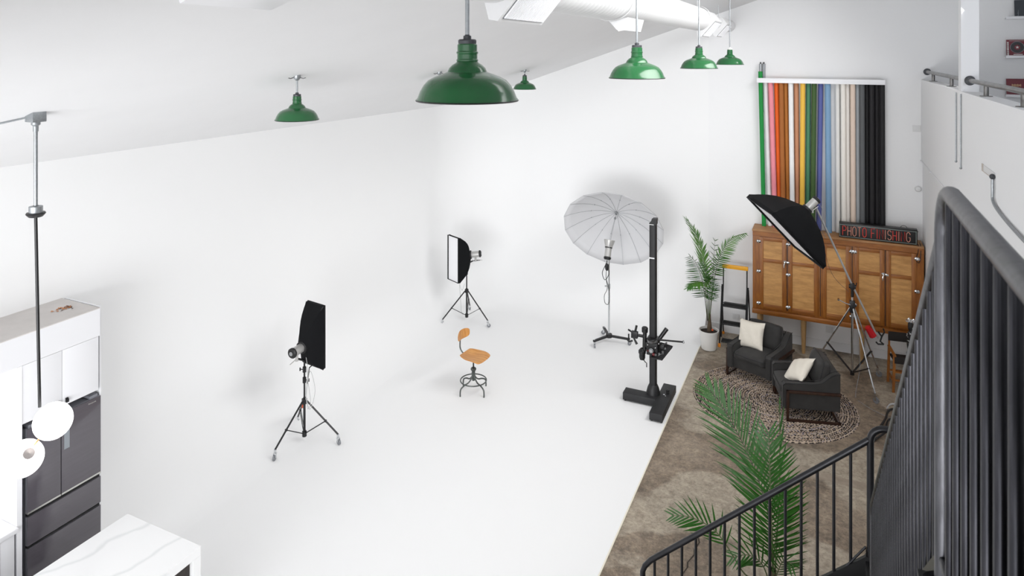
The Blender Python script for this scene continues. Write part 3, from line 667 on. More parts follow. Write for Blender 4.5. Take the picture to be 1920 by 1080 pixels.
# left strip-box stand
t = thing('light_stand', 'strip softbox on a black wheeled stand, nearer left one, its back turned to the camera', 'studio light', (-6.37, 7.0, FZ), group='strip softboxes on black stands')
tripod_stand(t, .46, [radians(a) for a in (-99, 21, 143)], .56, 1.13)
knob(t, .84, radians(20)); knob(t, .98, radians(200))
bd = Vector((-.144, -.985, 0)).normalized(); wd = Vector((bd.y, -bd.x, 0)) * -1
H0, H1 = .97, 1.81
fc = Vector((.047, .147, 0)); hw = .17
cs = [fc + wd * hw + Vector((0, 0, H0)), fc + wd * hw + Vector((0, 0, H1)), fc - wd * hw + Vector((0, 0, H1)), fc - wd * hw + Vector((0, 0, H0))]
neck = fc + bd * .25 + Vector((.03, .015, 1.33))
softbox(t, cs, neck); flash(t, neck + Vector((0, 0, -.01)), bd + Vector((.2, .09, 0)), .22)
m = MB(); m.cyl((0, 0, 1.1), neck + bd * .10 + Vector((0, 0, -.12)), .014, n=10); m.build('mount_spigot', 'black_metal', t)
cable(t, [(.05, -.04, 1.25), (.1, -.05, 1.0), (.09, -.07, .7), (.14, -.05, .5), (.2, -.02, .75), (.13, -.03, 1.0), (.08, -.03, .8), (.05, -.03, .6)]); cable(t, [(.08, -.05, 1.05), (.14, -.08, .85), (.16, -.06, .6), (.1, -.05, .5), (.06, -.03, .62)], mt='wire_grey')
m = MB(); m.cyl((.05, 0, .8), (.085, 0, 1.02), .006, n=6); m.cyl((.085, 0, 1.02), (.14, 0, 1.07), .008, n=6); m.build('cable_clip', 'black_plastic', t)
m = MB(); m.cyl((-.062, .045, .46), (-.082, .06, .43), .017, n=8); m.build('tape_band', 'orange_tape', t)
# right strip-box stand
t = thing('light_stand', 'strip softbox on a black wheeled stand, farther one, white diffuser showing', 'studio light', (-6.374, 11.479, FZ), group='strip softboxes on black stands')
tripod_stand(t, .5, [radians(a) for a in (-128, -8, 112)], .60, 1.15)
knob(t, .95, radians(-60))
fd = Vector((-.411, -.912, 0)).normalized(); wd = Vector((-fd.y, fd.x, 0)); H0, H1 = .80, 1.66
fc = Vector((-.2, -.12, 0)); hw = .17
cs = [fc + wd * hw + Vector((0, 0, H0)), fc + wd * hw + Vector((0, 0, H1)), fc - wd * hw + Vector((0, 0, H1)), fc - wd * hw + Vector((0, 0, H0))]
bk = Vector((.93, .37, 0)).normalized()
neck = fc - fd * .1 + bk * .22 + Vector((0, 0, 1.27)); softbox(t, cs, neck); flash(t, neck + Vector((0, 0, .02)), bk * 1.0 + Vector((0, 0, .12)), .22)
m = MB(); m.cyl((0, 0, 1.12), neck + bk * .05 + Vector((0, 0, -.1)), .014, n=10); m.cyl(neck + bk * .05 + Vector((0, 0, -.1)), neck + bk * .2 + Vector((0, 0, -.08)), .008, n=6); m.build('mount_spigot', 'black_metal', t)
cable(t, [(-.02, -.05, 1.0), (-.12, -.06, .75), (-.1, -.06, .45), (-.09, -.05, .2), (-.05, -.05, .14)]); cable(t, [(-.02, -.05, .95), (-.1, -.1, .8), (-.06, -.08, .62), (-.02, -.05, .75)])

# drafting stool
t = thing('swivel_stool', 'industrial swivel stool with bent plywood seat and back and grey steel legs', 'stool', (-4.97, 9.165, FZ))
FA = radians(-4.7); f = Vector((cos(FA), sin(FA), 0)); sd_ = Vector((-sin(FA), cos(FA), 0))
def shell(rows, nm, mt, th):
    m = MB(); V = [[m.b.verts.new(p) for p in r] for r in rows]
    for A, B in zip(V, V[1:]):
        for i in range(len(A) - 1): m.b.faces.new((A[i], A[i + 1], B[i + 1], B[i]))
    o = m.build(nm, mt, t); s = o.modifiers.new('s', 'SOLIDIFY'); s.thickness = th; s.offset = 0
    s = o.modifiers.new('b', 'SUBSURF'); s.levels = s.render_levels = 1; return o
rows = []
for i in range(9):
    u = -1 + 2 * i / 8; r = []
    for j in range(9):
        v = -1 + 2 * j / 8; hw = (.205 + .0 * u) * (1 - .30 * max(0, -u) ** 2) * (1 - .12 * max(0, u) ** 4)
        z = .545 + .016 * v * v - .035 * max(0, u - .35) ** 1.5 * 1.6 + .022 * max(0, -u - .3) - .012 * (1 - v * v) * max(0, 1 - abs(u)) + .012 * max(0, u) * (1 - abs(v))
        r.append(f * (.02 + u * (.205 - .02 * v * v)) + sd_ * (v * hw) + Vector((0, 0, z)))
    rows.append(r)
shell(rows, 'seat', 'stool_wood', .014)
bc = f * -.22; tilt = .12; rows = []
for i in range(7):
    u = -1 + 2 * i / 6; r = []
    for j in range(9):
        v = -1 + 2 * j / 8; hw = .165 * (1 - .2 * u ** 4)
        r.append(bc + f * (.045 * v * v - .03 * u * tilt) + sd_ * (v * hw) + Vector((0, 0, .835 + u * .075 * (1 - .25 * v ** 4))))
    rows.append(r)
shell(rows, 'backrest', 'stool_wood', .012)
m = MB(); m.tube(smooth_path([bc + Vector((0, 0, .85)) - f * .015, bc + Vector((0, 0, .7)) - f * .03, bc + Vector((0, 0, .60)) - f * .02, bc + f * .06 + Vector((0, 0, .535)), f * -.02 + Vector((0, 0, .53))], 4), .011, 8); m.build('back_bracket', 'stool_steel', t)
m = MB(); m.cyl((0, 0, .32), (0, 0, .53), .011, n=12); m.cyl((0, 0, .52), (0, 0, .535), .08, n=16); m.build('screw_post', 'black_metal', t)
m = MB(); m.lathe([(.02, .17), (.026, .2), (.026, .31), (.03, .32), (.042, .335), (.044, .352), (.03, .37), (.012, .375)]); m.build('hub', 'stool_steel', t)
for a in (-115, -22, 67, 158):
    a = radians(a); d = Vector((cos(a), sin(a), 0)); m = MB()
    m.tube(smooth_path([d * .022 + Vector((0, 0, .31)), d * .028 + Vector((0, 0, .23)), d * .09 + Vector((0, 0, .165)), d * .17 + Vector((0, 0, .145)), d * .235 + Vector((0, 0, .11)), d * .25 + Vector((0, 0, .06)), d * .25 + Vector((0, 0, .0))], 4), .011, 8)
    m.build('leg', 'stool_steel', t)
m = MB(); m.tube([(.2 * cos(a * pi / 18), .2 * sin(a * pi / 18), .175) for a in range(36)], .009, 8, closed=True); m.build('foot_ring', 'stool_steel', t)

# parabolic umbrella
t = thing('umbrella_light', 'large silver parabolic umbrella with a grey flash head on a chrome rolling stand', 'studio light', (-3.6, 11.76, FZ))
ax = Vector((.096, -.842, -.531)).normalized(); uc = Vector((0, .24, 1.97)); RU = .925; DU = .44
x, y, _ = basis(ax); apex = uc - ax * DU
NR = 16; K = 8; m = MB(); rings = []
for k in range(1, K + 1):
    s = k / K; rr = RU * s; dep = -DU * (1 - s ** 1.9)
    ring = []
    for i in range(NR * 4):
        a = 2 * pi * i / (NR * 4) + .12; c_ = cos(pi / NR) / cos(((a - .12) % (2 * pi / NR)) - pi / NR)
        q = rr * (1 - (1 - c_) * min(1, s * 1.2)); ring.append(m.b.verts.new(uc + x * (q * cos(a)) + y * (q * sin(a)) + ax * (dep - (.0 if s == 1 else 0))))
    rings.append(ring)
av = m.b.verts.new(apex); n_ = NR * 4
for i in range(n_): m.b.faces.new((av, rings[0][i], rings[0][(i + 1) % n_]))
for a, b in zip(rings, rings[1:]): m.bridge(a, b)
o = m.build('canopy', ['umbrella_silver', 'umbrella_back'], t, angle=14)
so = o.modifiers.new('s', 'SOLIDIFY'); so.thickness = .004; so.material_offset = 1; so.offset = 1
for i in range(NR):
    a = 2 * pi * i / NR + .12; m = MB()
    m.tube([uc + x * (RU * s * .995 * cos(a)) + y * (RU * s * .995 * sin(a)) + ax * (-DU * (1 - s ** 1.9) + .008) for s in (.03, .15, .3, .45, .6, .75, .88, 1.0)], .0022, 5)
    p = uc + x * (RU * .5 * cos(a)) + y * (RU * .5 * sin(a)) + ax * (-DU * (1 - .5 ** 1.9) + .01); m.sphere(p, .008, u=8, v=6)
    m.build('rib', 'galvanised', t)
m = MB(); m.lathe([(0, .0), (.03, .0), (.03, .03), (.012, .035), (.012, .05)], apex, ax); m.cyl(apex + ax * .14, apex + ax * .17, .022); m.build('hub', 'brushed_steel', t)
m = MB(); m.cyl(apex, apex + ax * .86, .005, n=8); m.build('shaft', 'chrome', t)
fp = Vector((0, .02, 1.80)); fe = Vector((0, .0, 1.56))
fd = (uc - ax * .1 - fp).normalized(); fd = Vector((.02, .35, .9)).normalized(); fp = Vector((-.015, .03, 1.70))
m = MB(); m.lathe([(.1, .13), (.098, .12), (.065, .0), (.06, -.01)], fp, fd, n=28); so = m.build('reflector', 'flash_body', t); k_ = so.modifiers.new('s', 'SOLIDIFY'); k_.thickness = .003
m = MB(); m.lathe([(.066, -.012), (.068, -.002), (.066, .01)], fp, fd, n=24); m.build('reflector_clip', 'black_plastic', t)
m = MB(); m.lathe([(.058, 0), (.058, -.16), (.05, -.17)], fp, fd, n=24, cap0=True, cap1=True); m.build('flash_head', 'flash_body', t)
m = MB(); m.lathe([(.052, -.165), (.066, -.17), (.066, -.20), (.05, -.215), (0, -.215)], fp, fd, n=24); m.build('rear_cap', 'black_plastic', t)
m = MB(); m.lathe([(0, -.216), (.03, -.216), (.03, -.222), (0, -.224)], fp, fd, n=16); m.build('rear_panel', 'brushed_steel', t)
m = MB(); m.cyl((0, 0, .12), (0, 0, 1.0), .0165, n=14); m.build('lower_pole', 'chrome', t)
m = MB(); m.cyl((0, 0, 1.0), (0, 0, 1.56), .0125, n=12); m.build('upper_pole', 'chrome', t)
m = MB(); m.cyl((0, 0, .97), (0, 0, 1.05), .022, n=12); m.cyl((0, 0, 1.01), (-.06, -.02, 1.01), .006, n=6); m.sphere((-.06, -.02, 1.01), .014); m.build('pole_clamp', 'brushed_steel', t)
for a, L in ((-118, .36), (2, .36), (122, .33)):
    a = radians(a); d = Vector((cos(a), sin(a), 0)); n = Vector((-sin(a), cos(a), 0)); m = MB()
    m.prism([(0.02, .10), (.38, .10), (.38, .13), (.02, .135)], lambda u, v: d * u + n * .019 + Vector((0, 0, v)), lambda u, v: d * u - n * .019 + Vector((0, 0, v))); m.build('base_leg', 'stand_black', t, smooth=False)
    mf, mw = MB(), MB(); caster(mf, mw, (d.x * L, d.y * L), a + 1, .038); cf = mf.build('caster_fork', 'chrome', t, smooth=False); mw.build('caster_wheel', 'wheel_grey', cf)
m = MB(); m.cyl((0, 0, .09), (0, 0, .15), .055, n=20); m.build('base_hub', 'black_plastic', t)
cable(t, [(-.02, -.03, 1.5), (-.05, -.05, 1.4), (-.11, -.05, 1.25), (-.06, -.05, 1.13), (.01, -.04, 1.25), (-.03, -.04, 1.42)], .006, 'black_plastic')
cable(t, [(-.02, -.03, 1.46), (-.04, -.05, 1.2), (-.02, -.04, .98), (-.07, -.05, .85), (-.06, -.05, .72), (.0, -.04, .7), (.02, -.03, .85), (.0, -.03, 1.0), (-.04, -.04, 1.15)], .005, 'black_plastic')
m = MB(); m.sphere((-.03, -.03, 1.36), .035, sz=2.0); m.build('cable_bundle', 'black_plastic', t)

# camera stand
t = thing('camera_stand', 'tall black column camera stand with geared head on a T-shaped base at the floor edge', 'camera stand', (-2.39, 10.05, FZ))
m = MB(); m.box((.075, -.56, .02), (.265, .375, .125), bev=.006); m.build('base_beam', 'stand_base', t)
m = MB(); m.box((-.42, -.175, .02), (.074, .005, .125), bev=.006); m.build('base_beam', 'stand_base', t)
for px, py in ((-.39, -.14), (-.39, -.03), (.1, -.52), (.24, -.52), (.1, .34), (.24, .34)):
    m = MB(); m.cyl((px, py, 0), (px, py, .03), .018, n=12); m.build('leveling_foot', 'rubber', t)
m = MB(); m.lathe([(.105, .125), (.1, .15), (.085, .21), (.062, .26), (.058, .265)], (0, -.0, 0), n=28); m.build('column_boot', 'stand_black', t)
m = MB()
out = [(.052 * math.copysign(abs(cos(a)) ** .45, cos(a)), .052 * math.copysign(abs(sin(a)) ** .45, sin(a))) for a in [2 * pi * k / 28 for k in range(28)]]
m.prism(out, lambda a, b: (a, b, .2), lambda a, b: (a, b, 2.66)); m.build('column', 'stand_black', t)
m = MB(); m.box((-.05, -.05, 2.66), (.055, .055, 2.68)); m.prism([(-.03, 2.68), (.055, 2.68), (.06, 2.75), (-.01, 2.745)], lambda a, b: (a, -.05, b), lambda a, b: (a, .05, b)); m.build('column_cap', 'black_plastic', t, smooth=False)
m = MB(); m.box((-.053, -.056, 2.655), (.02, .03, 2.663)); m.box((-.054, -.054, 2.15), (.03, .0, 2.168)); m.build('tape_mark', 'outlet_white', t, smooth=False)
m = MB(); m.cyl((.075, -.01, .9), (.075, -.01, 2.66), .002, n=5); m.build('counterweight_cable', 'wire_grey', t)
m = MB(); m.lathe([(0, 0), (.022, 0), (.025, .02), (.018, .03), (.03, .04), (.03, .055), (0, .06)], (.2, .08, .125)); m.build('base_knob', 'black_plastic', t)
m = MB(); m.lathe([(0, 0), (.014, 0), (.014, .012), (0, .014)], (.16, .0, .125)); m.lathe([(0, 0), (.01, 0), (.01, .012), (0, .014)], (.19, -.03, .125)); m.build('base_bolts', 'chrome', t)
# carriage and head: assembled from its own parts
cz = .86
m = MB(); m.box((-.085, -.085, cz - .14), (.085, .085, cz + .1), bev=.012); m.build('carriage', 'black_metal', t)
m = MB(); m.box((-.09, -.12, cz - .02), (.09, -.08, cz + .06), bev=.01); m.lathe([(.055, 0), (.06, .02), (.06, .05), (.05, .06)], (.0, -.1, cz + .06), n=20, cap1=True); m.build('geared_head', 'black_plastic', t)
m = MB()
for k in range(24): a = 2 * pi * k / 24; m.cyl((.058 * cos(a), -.1 + .058 * sin(a), cz + .07), (.058 * cos(a), -.1 + .058 * sin(a), cz + .1), .004, n=5)
m.build('gear_ring', 'brushed_steel', t)
m = MB(); m.tube([(.0 + .03 * cos(k * pi / 8), -.13, cz - .05 + .03 * sin(k * pi / 8)) for k in range(16)], .006, 6, closed=True); m.cyl((0, -.09, cz - .05), (0, -.14, cz - .05), .022, n=14); m.build('scale_wheel', 'brushed_steel', t)
m = MB(); m.cyl((-.06, -.12, cz - .17), (-.06, -.12, cz - .04), .0, .0, n=3) if False else None
m.lathe([(0, -.15), (.035, -.15), (.045, -.12), (.045, -.06), (.055, -.055), (.055, -.02), (.04, 0), (.02, .02)], (-.15, -.07, cz - .08), n=18); m.build('motor_drum', 'black_plastic', t)
m = MB(); m.tube([(-.12, -.1, cz - .22), (-.09, -.12, cz - .24), (-.07, -.12, cz - .25), (-.07, -.12, cz - .31)], .007, 6); m.build('crank_handle', 'black_metal', t)
m = MB(); m.cyl((-.12, -.06, cz - .1), (-.12, -.02, cz + .2), .03, n=16); m.lathe([(.03, .0), (.045, .01), (.047, .07), (.035, .085), (0, .09)], (-.12, -.03, cz + .16), n=18); m.build('tilt_handle_left', 'black_plastic', t)
m = MB(); m.cyl((.07, 0, cz + .06), (.19, .06, cz + .24), .028, .032, n=14); m.build('tilt_grip', 'black_metal', t)
m = MB(); m.cyl((-.02, -.1, cz + .11), (.41, .13, cz + .055), .0125, n=10); m.build('pan_bar', 'black_metal', t)
m = MB(); m.lathe([(0, 0), (.02, 0), (.026, .008), (.02, .02), (0, .022)], (.41, .13, cz + .055), (.43, .23, -.05), n=16); m.build('bar_tip', 'chrome', t)
m = MB(); m.prism([(-.02, -.10), (.15, -.10), (.245, .17), (.06, .2)], lambda a, b: (a + .02, b - .06, cz - .15 + .38 * (b + .1)), lambda a, b: (a + .02, b - .06, cz - .135 + .38 * (b + .1))); m.build('accessory_tray', 'stand_black', t, smooth=False)
TQ = lambda a, b, h=0: (a + .02, b - .06, cz - .14 + h + .38 * (b + .1))
m = MB(); m.tube([TQ(-.02, -.10, .01), TQ(.15, -.10, .01), TQ(.245, .17, .01), TQ(.06, .2, .01)], .007, 6, closed=True); m.build('tray_rim', 'stand_black', t)
m = MB()
for (a, b, c_, r) in ((.06, -.11, -.115, .018), (.11, -.09, -.10, .014), (.15, -.04, -.085, .016), (.17, .03, -.06, .015)): m.lathe([(0, 0), (r, 0), (r, .02), (0, .025)], (a, b, cz + c_), n=10)
m.tube([(.1, -.12, cz - .11), (.14, -.08, cz - .09), (.17, -.06, cz - .09)], .005, 5); m.build('tray_fittings', 'brushed_steel', t)
m = MB(); m.cyl((-.1, -.03, cz + .1), (-.26, -.09, cz + .13), .022, n=12); m.box((-.31, -.12, cz + .08), (-.21, -.06, cz + .18), bev=.01); m.build('side_arm', 'black_metal', t)
m = MB(); m.cyl((-.25, -.1, cz + .17), (-.23, -.09, cz + .27), .017, n=12); m.cyl((-.31, -.1, cz + .17), (-.35, -.12, cz + .2), .013, n=8); m.cyl((-.27, -.1, cz + .08), (-.22, -.11, cz - .0), .012, .02, n=10); m.cyl((-.34, -.13, cz + .04), (-.34, -.13, cz + .14), .011, n=8); m.tube([(-.36, -.13, cz + .05), (-.33, -.14, cz + .03), (-.28, -.13, cz + .05)], .014, 8); m.build('clamp_levers', 'black_plastic', t)
m = MB()
for p in ((-.05, -.13, cz + .03), (.06, -.12, cz + .0), (.1, -.08, cz + .05), (.03, -.14, cz + .1)): m.sphere(p, .011, u=8, v=6)
m.build('screws', 'chrome', t)
m = MB(); m.cyl((.02, -.125, cz - .1), (.05, -.125, cz - .1), .02, n=10); m.cyl((-.04, -.125, cz - .06), (-.06, -.13, cz - .06), .012, n=8); m.build('red_knobs', 'red_dark', t)
m = MB(); m.cyl((.1, -.02, cz + .03), (.2, .04, cz - .02), .01, n=8); m.cyl((.12, .0, cz - .02), (.2, .02, cz + .05), .012, n=8); m.box((.11, -.05, cz - .03), (.17, .02, cz + .02), bev=.006); m.build('tilt_linkage', 'black_metal', t)

# ------------------------------------------------------------------ long wooden cabinet
t = thing('storage_cabinet', 'long honey-brown wooden cabinet with five panelled doors and chrome latches on pale round legs', 'cabinet', (.07, 12.92, 0))
CX0, CX1, CY0, CY1, CZ0, CZ1 = -1.31, 1.315, -.2, .225, .60, 2.09
m = MB(); m.box((CX0, CY0, CZ0 + .03), (CX1, CY1, CZ1 - .03), bev=.004); m.build('carcass', 'cabinet_oak', t)
m = MB(); m.box((CX0 - .008, CY0 - .022, CZ1 - .03), (CX1, CY1, CZ1), bev=.006); m.build('top_board', 'cabinet_top', t)
m = MB(); m.box((CX0 - .008, CY0 - .03, CZ0), (CX1, CY1, CZ0 + .085), bev=.012); m.build('plinth_moulding', 'cabinet_rail', t)
m = MB(); m.box((CX0, CY0 - .012, CZ1 - .11), (CX1, CY0, CZ1 - .03)); m.build('top_rail', 'cabinet_rail', t, smooth=False)
def hinge(par, x, z, y, s):
    m = MB()
    for k in (-1, 1): m.lathe([(0, 0), (.024, 0), (.026, .006), (.016, .012), (0, .014)], (x + k * .014, y, z), (0, -1, 0), n=12)
    m.cyl((x, y - .01, z - .022), (x, y - .01, z + .022), .009, n=8)
    m.build('hinge', 'chrome', par)
def latch(par, x, z, y, sgn):
    m = MB(); m.lathe([(0, 0), (.03, 0), (.032, .008), (.022, .02), (.012, .034), (0, .036)], (x, y, z), (0, -1, 0), n=14)
    m.box((x + sgn * .03, y - .016, z - .018), (x + sgn * .075, y, z + .018), bev=.004)
    m.tube([(x, y - .03, z), (x - sgn * .01, y - .045, z - .03), (x - sgn * .012, y - .04, z - .09)], [.012, .010, .007], 8); m.build('latch', 'chrome', par)
doors = [(-1.124, -.685, 'L'), (-.65, -.176, 'L'), (-.109, .315, 'R'), (.379, .819, 'L'), (.85, 1.304 - .03, 'R')]
DZ0, DZ1, DM = .715, 1.97, 1.56
for i, (x0, x1, hs) in enumerate(doors):
    x0 -= .07; x1 -= .07; yb = CY0; th = .024; st_ = .065
    m = MB()
    fr = [((x0, x0 + st_), (DZ0, DZ1)), ((x1 - st_, x1), (DZ0, DZ1))]
    for (a, b), (c_, d_) in fr: m.box((a, yb - th, c_), (b, yb, d_), bev=.003)
    dr = m.build('door', 'cabinet_oak', t)
    for c_, d_ in ((DZ0, DZ0 + .07), (DM - .03, DM + .03), (DZ1 - .06, DZ1)):
        m = MB(); m.box((x0 + st_, yb - th + .001, c_), (x1 - st_, yb, d_), bev=.002); m.build('door_rail', 'cabinet_rail', dr)
    for c_, d_ in ((DZ0 + .07, DM - .03), (DM + .03, DZ1 - .06)):
        m = MB(); m.box((x0 + st_ - .001, yb - .007, c_ - .001), (x1 - st_ + .001, yb - .002, d_ + .001)); m.build('door_panel', 'panel_ply', dr, smooth=False)
    hx = x0 - .012 if hs == 'L' else x1 + .012
    for z in (DZ1 - .08, 1.36 if i in (0, 1, 4) else 1.0, DZ0 + .08):
        hinge(dr, hx + (.012 if i in (1, 2, 3) else 0), z, yb - th, 1)
for gx in (-.7375, -.2125, .277, .7645):
    m = MB(); m.box((gx - .005, CY0 - .004, DZ0), (gx + .005, CY0 + .001, DZ1)); m.build('gap_shade', 'fridge_dark', t, smooth=False)  # dark strips on the carcass paint in the shade between doors
latch(t, -.685 - .07 - .02, 1.57, CY0 - .024, 1); latch(t, .835 - .07 - .03, 1.57, CY0 - .024, 1)
for x in (-1.2, -.48, .42, 1.15):
    m = MB(); m.lathe([(0, 0), (.024, 0), (.028, .02), (.042, .45), (.042, .602)], (x, -.13, 0), n=16); m.build('leg', 'leg_wood', t)
    m = MB(); m.lathe([(0, 0), (.024, 0), (.028, .02), (.042, .45), (.042, .602)], (x, .15, 0), n=16); m.build('leg', 'leg_wood', t)

# PHOTO FINISHING sign
t = thing('neon_sign', 'long black sign reading PHOTO FINISHING in red neon letters on top of the wooden cabinet', 'sign', (.725, 12.83, 2.092), radians(-1.2))
SW, SH = .575, .25
m = MB(); m.box((-SW, -.06, 0), (SW, .06, SH), bev=.004); m.build('case', 'sign_black', t)
m = MB()
for (a, b, c_, d_) in ((-SW + .012, -SW + .02, .02, SH - .02), (SW - .02, SW - .012, .02, SH - .02)): m.cyl((a, -.066, c_), (a, -.066, d_), .004, n=6)
m.cyl((-SW + .015, -.066, .02), (SW - .015, -.066, .02), .004, n=6); m.cyl((-SW + .015, -.066, SH - .03), (SW - .015, -.066, SH - .03), .004, n=6); m.build('border_tube', 'sign_glass', t)
m = MB(); m.tube([(SW - .19 + .045 * cos(k * pi / 8), .02, SH + .035 * sin(k * pi / 8)) for k in range(9)], .004, 6); m.build('top_loop', 'black_metal', t)
m = MB(); m.cyl((-.4, -.02, SH), (-.4, -.02, SH + .012), .008, n=6); m.cyl((SW, 0, SH * .85), (SW + .015, 0, SH * .85), .006, n=6); m.build('case_bolts', 'cast_metal', t)
A_ = [(cos(k * pi / 6), sin(k * pi / 6)) for k in range(13)]
def oval(cx, cz, rx, rz, a0, a1, n=10): return [(cx + rx * cos(radians(a0 + (a1 - a0) * k / n)), cz + rz * sin(radians(a0 + (a1 - a0) * k / n))) for k in range(n + 1)]
LET = {'P': [[(0, 0), (0, 1), (.5, 1)] + oval(.55, .75, .45, .25, 90, -90, 6) + [(.1, .5)]], 'H': [[(0, 0), (0, 1)], [(0, .5), (1, .5)], [(1, 0), (1, 1)]],
       'O': [oval(.5, .7, .5, .3, 0, 180, 8) + oval(.5, .3, .5, .3, 180, 360, 8) + [(1, .7)]], 'T': [[(0, 1), (1, 1)], [(.5, .95), (.5, 0)]], 'F': [[(0, 0), (0, 1), (1, 1)], [(.05, .52), (.8, .52)]],
       'I': [[(.5, 0), (.5, 1)]], 'N': [[(0, 0), (0, 1), (1, 0), (1, 1)]], 'S': [oval(.5, .74, .5, .26, 20, 250, 8) + oval(.5, .26, .5, .26, 70, -160, 8)],
       'G': [oval(.5, .7, .5, .3, 10, 180, 8) + oval(.5, .3, .5, .3, 180, 350, 8) + [(1, .45), (.6, .45)]]}
xs = -SW + .055; adv = {'I': .042}; cw = .052; zz0, zh = .045, .155
for ch in 'PHOTO FINISHING':
    if ch == ' ': xs += .052; continue
    wd_ = .02 if ch == 'I' else cw
    par = None
    for nm, r, y, mt in (('letter', .0098, -.061, 'sign_letter'), ('neon_tube', .005, -.072, 'neon_red' if random.random() < .55 else 'neon_tube')):
        m = MB()
        for st_ in LET[ch]:
            pts = [(xs + (a * wd_ if ch != 'I' else wd_ / 2), y, zz0 + b * zh) for a, b in st_]; m.tube(pts, r, 6)
        o = m.build(nm, mt, par or t); par = par or o
    xs += wd_ + (.0235 if ch != 'I' else .024)
m = MB(); m.tube(smooth_path([(SW - .01, .03, .02), (SW + .01, -.08, .0), (SW - .0, -.12, -.1), (SW - .03, -.12, -.22), (SW + .02, -.12, -.26), (SW + .04, -.12, -.1), (SW + .04, -.05, .02), (SW + .02, 0, .04)], 5), .005, 6); m.build('power_cord', 'black_plastic', t)

# ------------------------------------------------------------------ paper rolls
t = thing('roll_rack', 'white horizontal rack bar holding the seamless paper rolls against the wall', 'rack', (-.17, 13.06, 4.69))
m = MB(); m.box((-1.02, -.115, 0), (1.02, -.09, .085), bev=.003); m.build('front_bar', 'gloss_white', t)
for x in (-1.02, 0.995):
    m = MB(); m.box((x, -.09, 0), (x + .025, .09, .085)); m.build('side_bracket', 'gloss_white', t, smooth=False)
RP = [(-1.135, -1.075), (-1.053, -0.975), (-0.966, -0.885), (-0.87, -0.81), (-0.787, -0.747), (-0.716, -0.665), (-0.628, -0.596), (-0.54, -0.516), (-0.427, -0.441), (-0.337, -0.353), (-0.243, -0.269), (-0.14, -0.171), (-0.03, -0.008), (0.126, 0.138), (0.212, 0.227), (0.281, 0.29), (0.363, 0.372), (0.437, 0.446), (0.507, 0.514), (0.583, 0.589), (0.652, 0.659), (0.732, 0.739), (0.809, 0.818)]
RC_ = [('0f8a3a', 'bright green'), ('f0eff0', 'white roll right of the bright green one'), ('ee8f9c', 'pink'), ('f26a1c', 'orange'), ('a8642a', 'brown'), ('b8732e', 'caramel brown'), ('f2f2f2', 'white roll between the caramel and tan ones'), ('c98f6c', 'tan'), ('f0bf4a', 'yellow'), ('4f8a68', 'sea green'), ('3f5c2e', 'olive green'), ('6068a8', 'periwinkle blue'), ('7fa3c4', 'light blue'), ('eceae6', 'white roll right of the light blue one, first of three'), ('efeae2', 'off-white roll, middle of three pale ones'), ('f1ece6', 'off-white roll, last of three pale ones before the beige'), ('e0cbbb', 'beige'), ('a9adb0', 'light grey'), ('5b5d5f', 'dark grey'), ('121114', 'black roll beside the dark grey one, first of four black'), ('141216', 'second black roll from the dark grey one'), ('131115', 'third black roll from the dark grey one'), ('100f12', 'rightmost black')]
for i, ((xt, xb), (c_, nm)) in enumerate(zip(RP, RC_)):
    key = 'paper_%d' % i; mat(key, c_, .7, noise=.04, nscale=3)
    lab = nm + (' seamless paper roll standing on the cabinet' if 'roll' not in nm else ', standing on the cabinet')
    r = .041 if i not in (0,) else .037; L = 2.80 if i == 0 else (2.66 if i < 13 else 2.655)
    if i == 12: r = .048
    rr = thing('paper_roll', lab, 'paper roll', (xb, 13.062 + (.036 if i % 2 else -.033), 2.092), 0, 'seamless paper rolls standing on the cabinet')
    d = Vector(((xt - xb), 0, 2.66)).normalized(); ln = L
    m = MB(); m.lathe([(r * .55, 0), (r, 0), (r, ln), (r * .55, ln)], (0, 0, 0), d, n=24); m.build('paper', key, rr)
    m = MB(); m.lathe([(r * .55, 0), (r * .55, ln + (.003)), (r * .45, ln + .003), (r * .45, .01)], (0, 0, 0), d, n=16); m.build('core', 'leg_wood', rr)
for x, z0, z1, lab in ((-1.138, 4.89, 5.03, 'grey metal crossbar end sticking out of the green roll'), (-1.085, 4.15, 5.03, 'grey metal crossbar standing up behind the rack bar beside the green roll')):
    o = thing('crossbar', lab, 'pole', (x, 13.06 if x < -1.1 else 13.115, z0)); m = MB(); m.cyl((0, 0, 0), (0, 0, z1 - z0), .026, n=14); m.build('tube', 'galvanised', o); m = MB(); m.cyl((0, 0, z1 - z0), (0, 0, z1 - z0 + .03), .012, n=8); m.build('end_pin', 'black_metal', o)

# ------------------------------------------------------------------ step ladder
t = thing('step_ladder', 'folding black step ladder with a yellow top handle behind the armchair', 'ladder', (-1.55, 12.75, 0))
def rail_y(z): return -.31 + .36 * z
for s in (-1, 1):
    x = s * .225
    m = MB(); m.tube([(x, rail_y(0.05), .04), (x, rail_y(1.0), 1.0)], .012, 8); m.build('front_rail', 'black_metal', t)
    m = MB(); m.tube([(x * 1.03, .04, .96), (x * 1.06, .3, .03)], .011, 8); m.build('rear_leg', 'black_metal', t)
    m = MB(); m.tube([(x * .91, rail_y(.15) + .02, .15), (x * .91, .05, 1.0), (x * .91, .06, 1.33)], .011, 8); m.build('handle_rail', 'black_metal', t)
    m = MB(); m.box((x - .022, rail_y(0) - .025, 0), (x + .022, rail_y(0) + .03, .055), bev=.006); m.build('front_foot', 'orange_plastic', t)
    m = MB(); m.box((x * 1.06 - .02, .28, 0), (x * 1.06 + .02, .325, .045), bev=.005); m.build('rear_foot', 'orange_plastic', t)
m = MB(); m.box((-.225, .035, 1.3), (.225, .085, 1.37), bev=.012); m.build('top_handle', 'yellow_plastic', t)
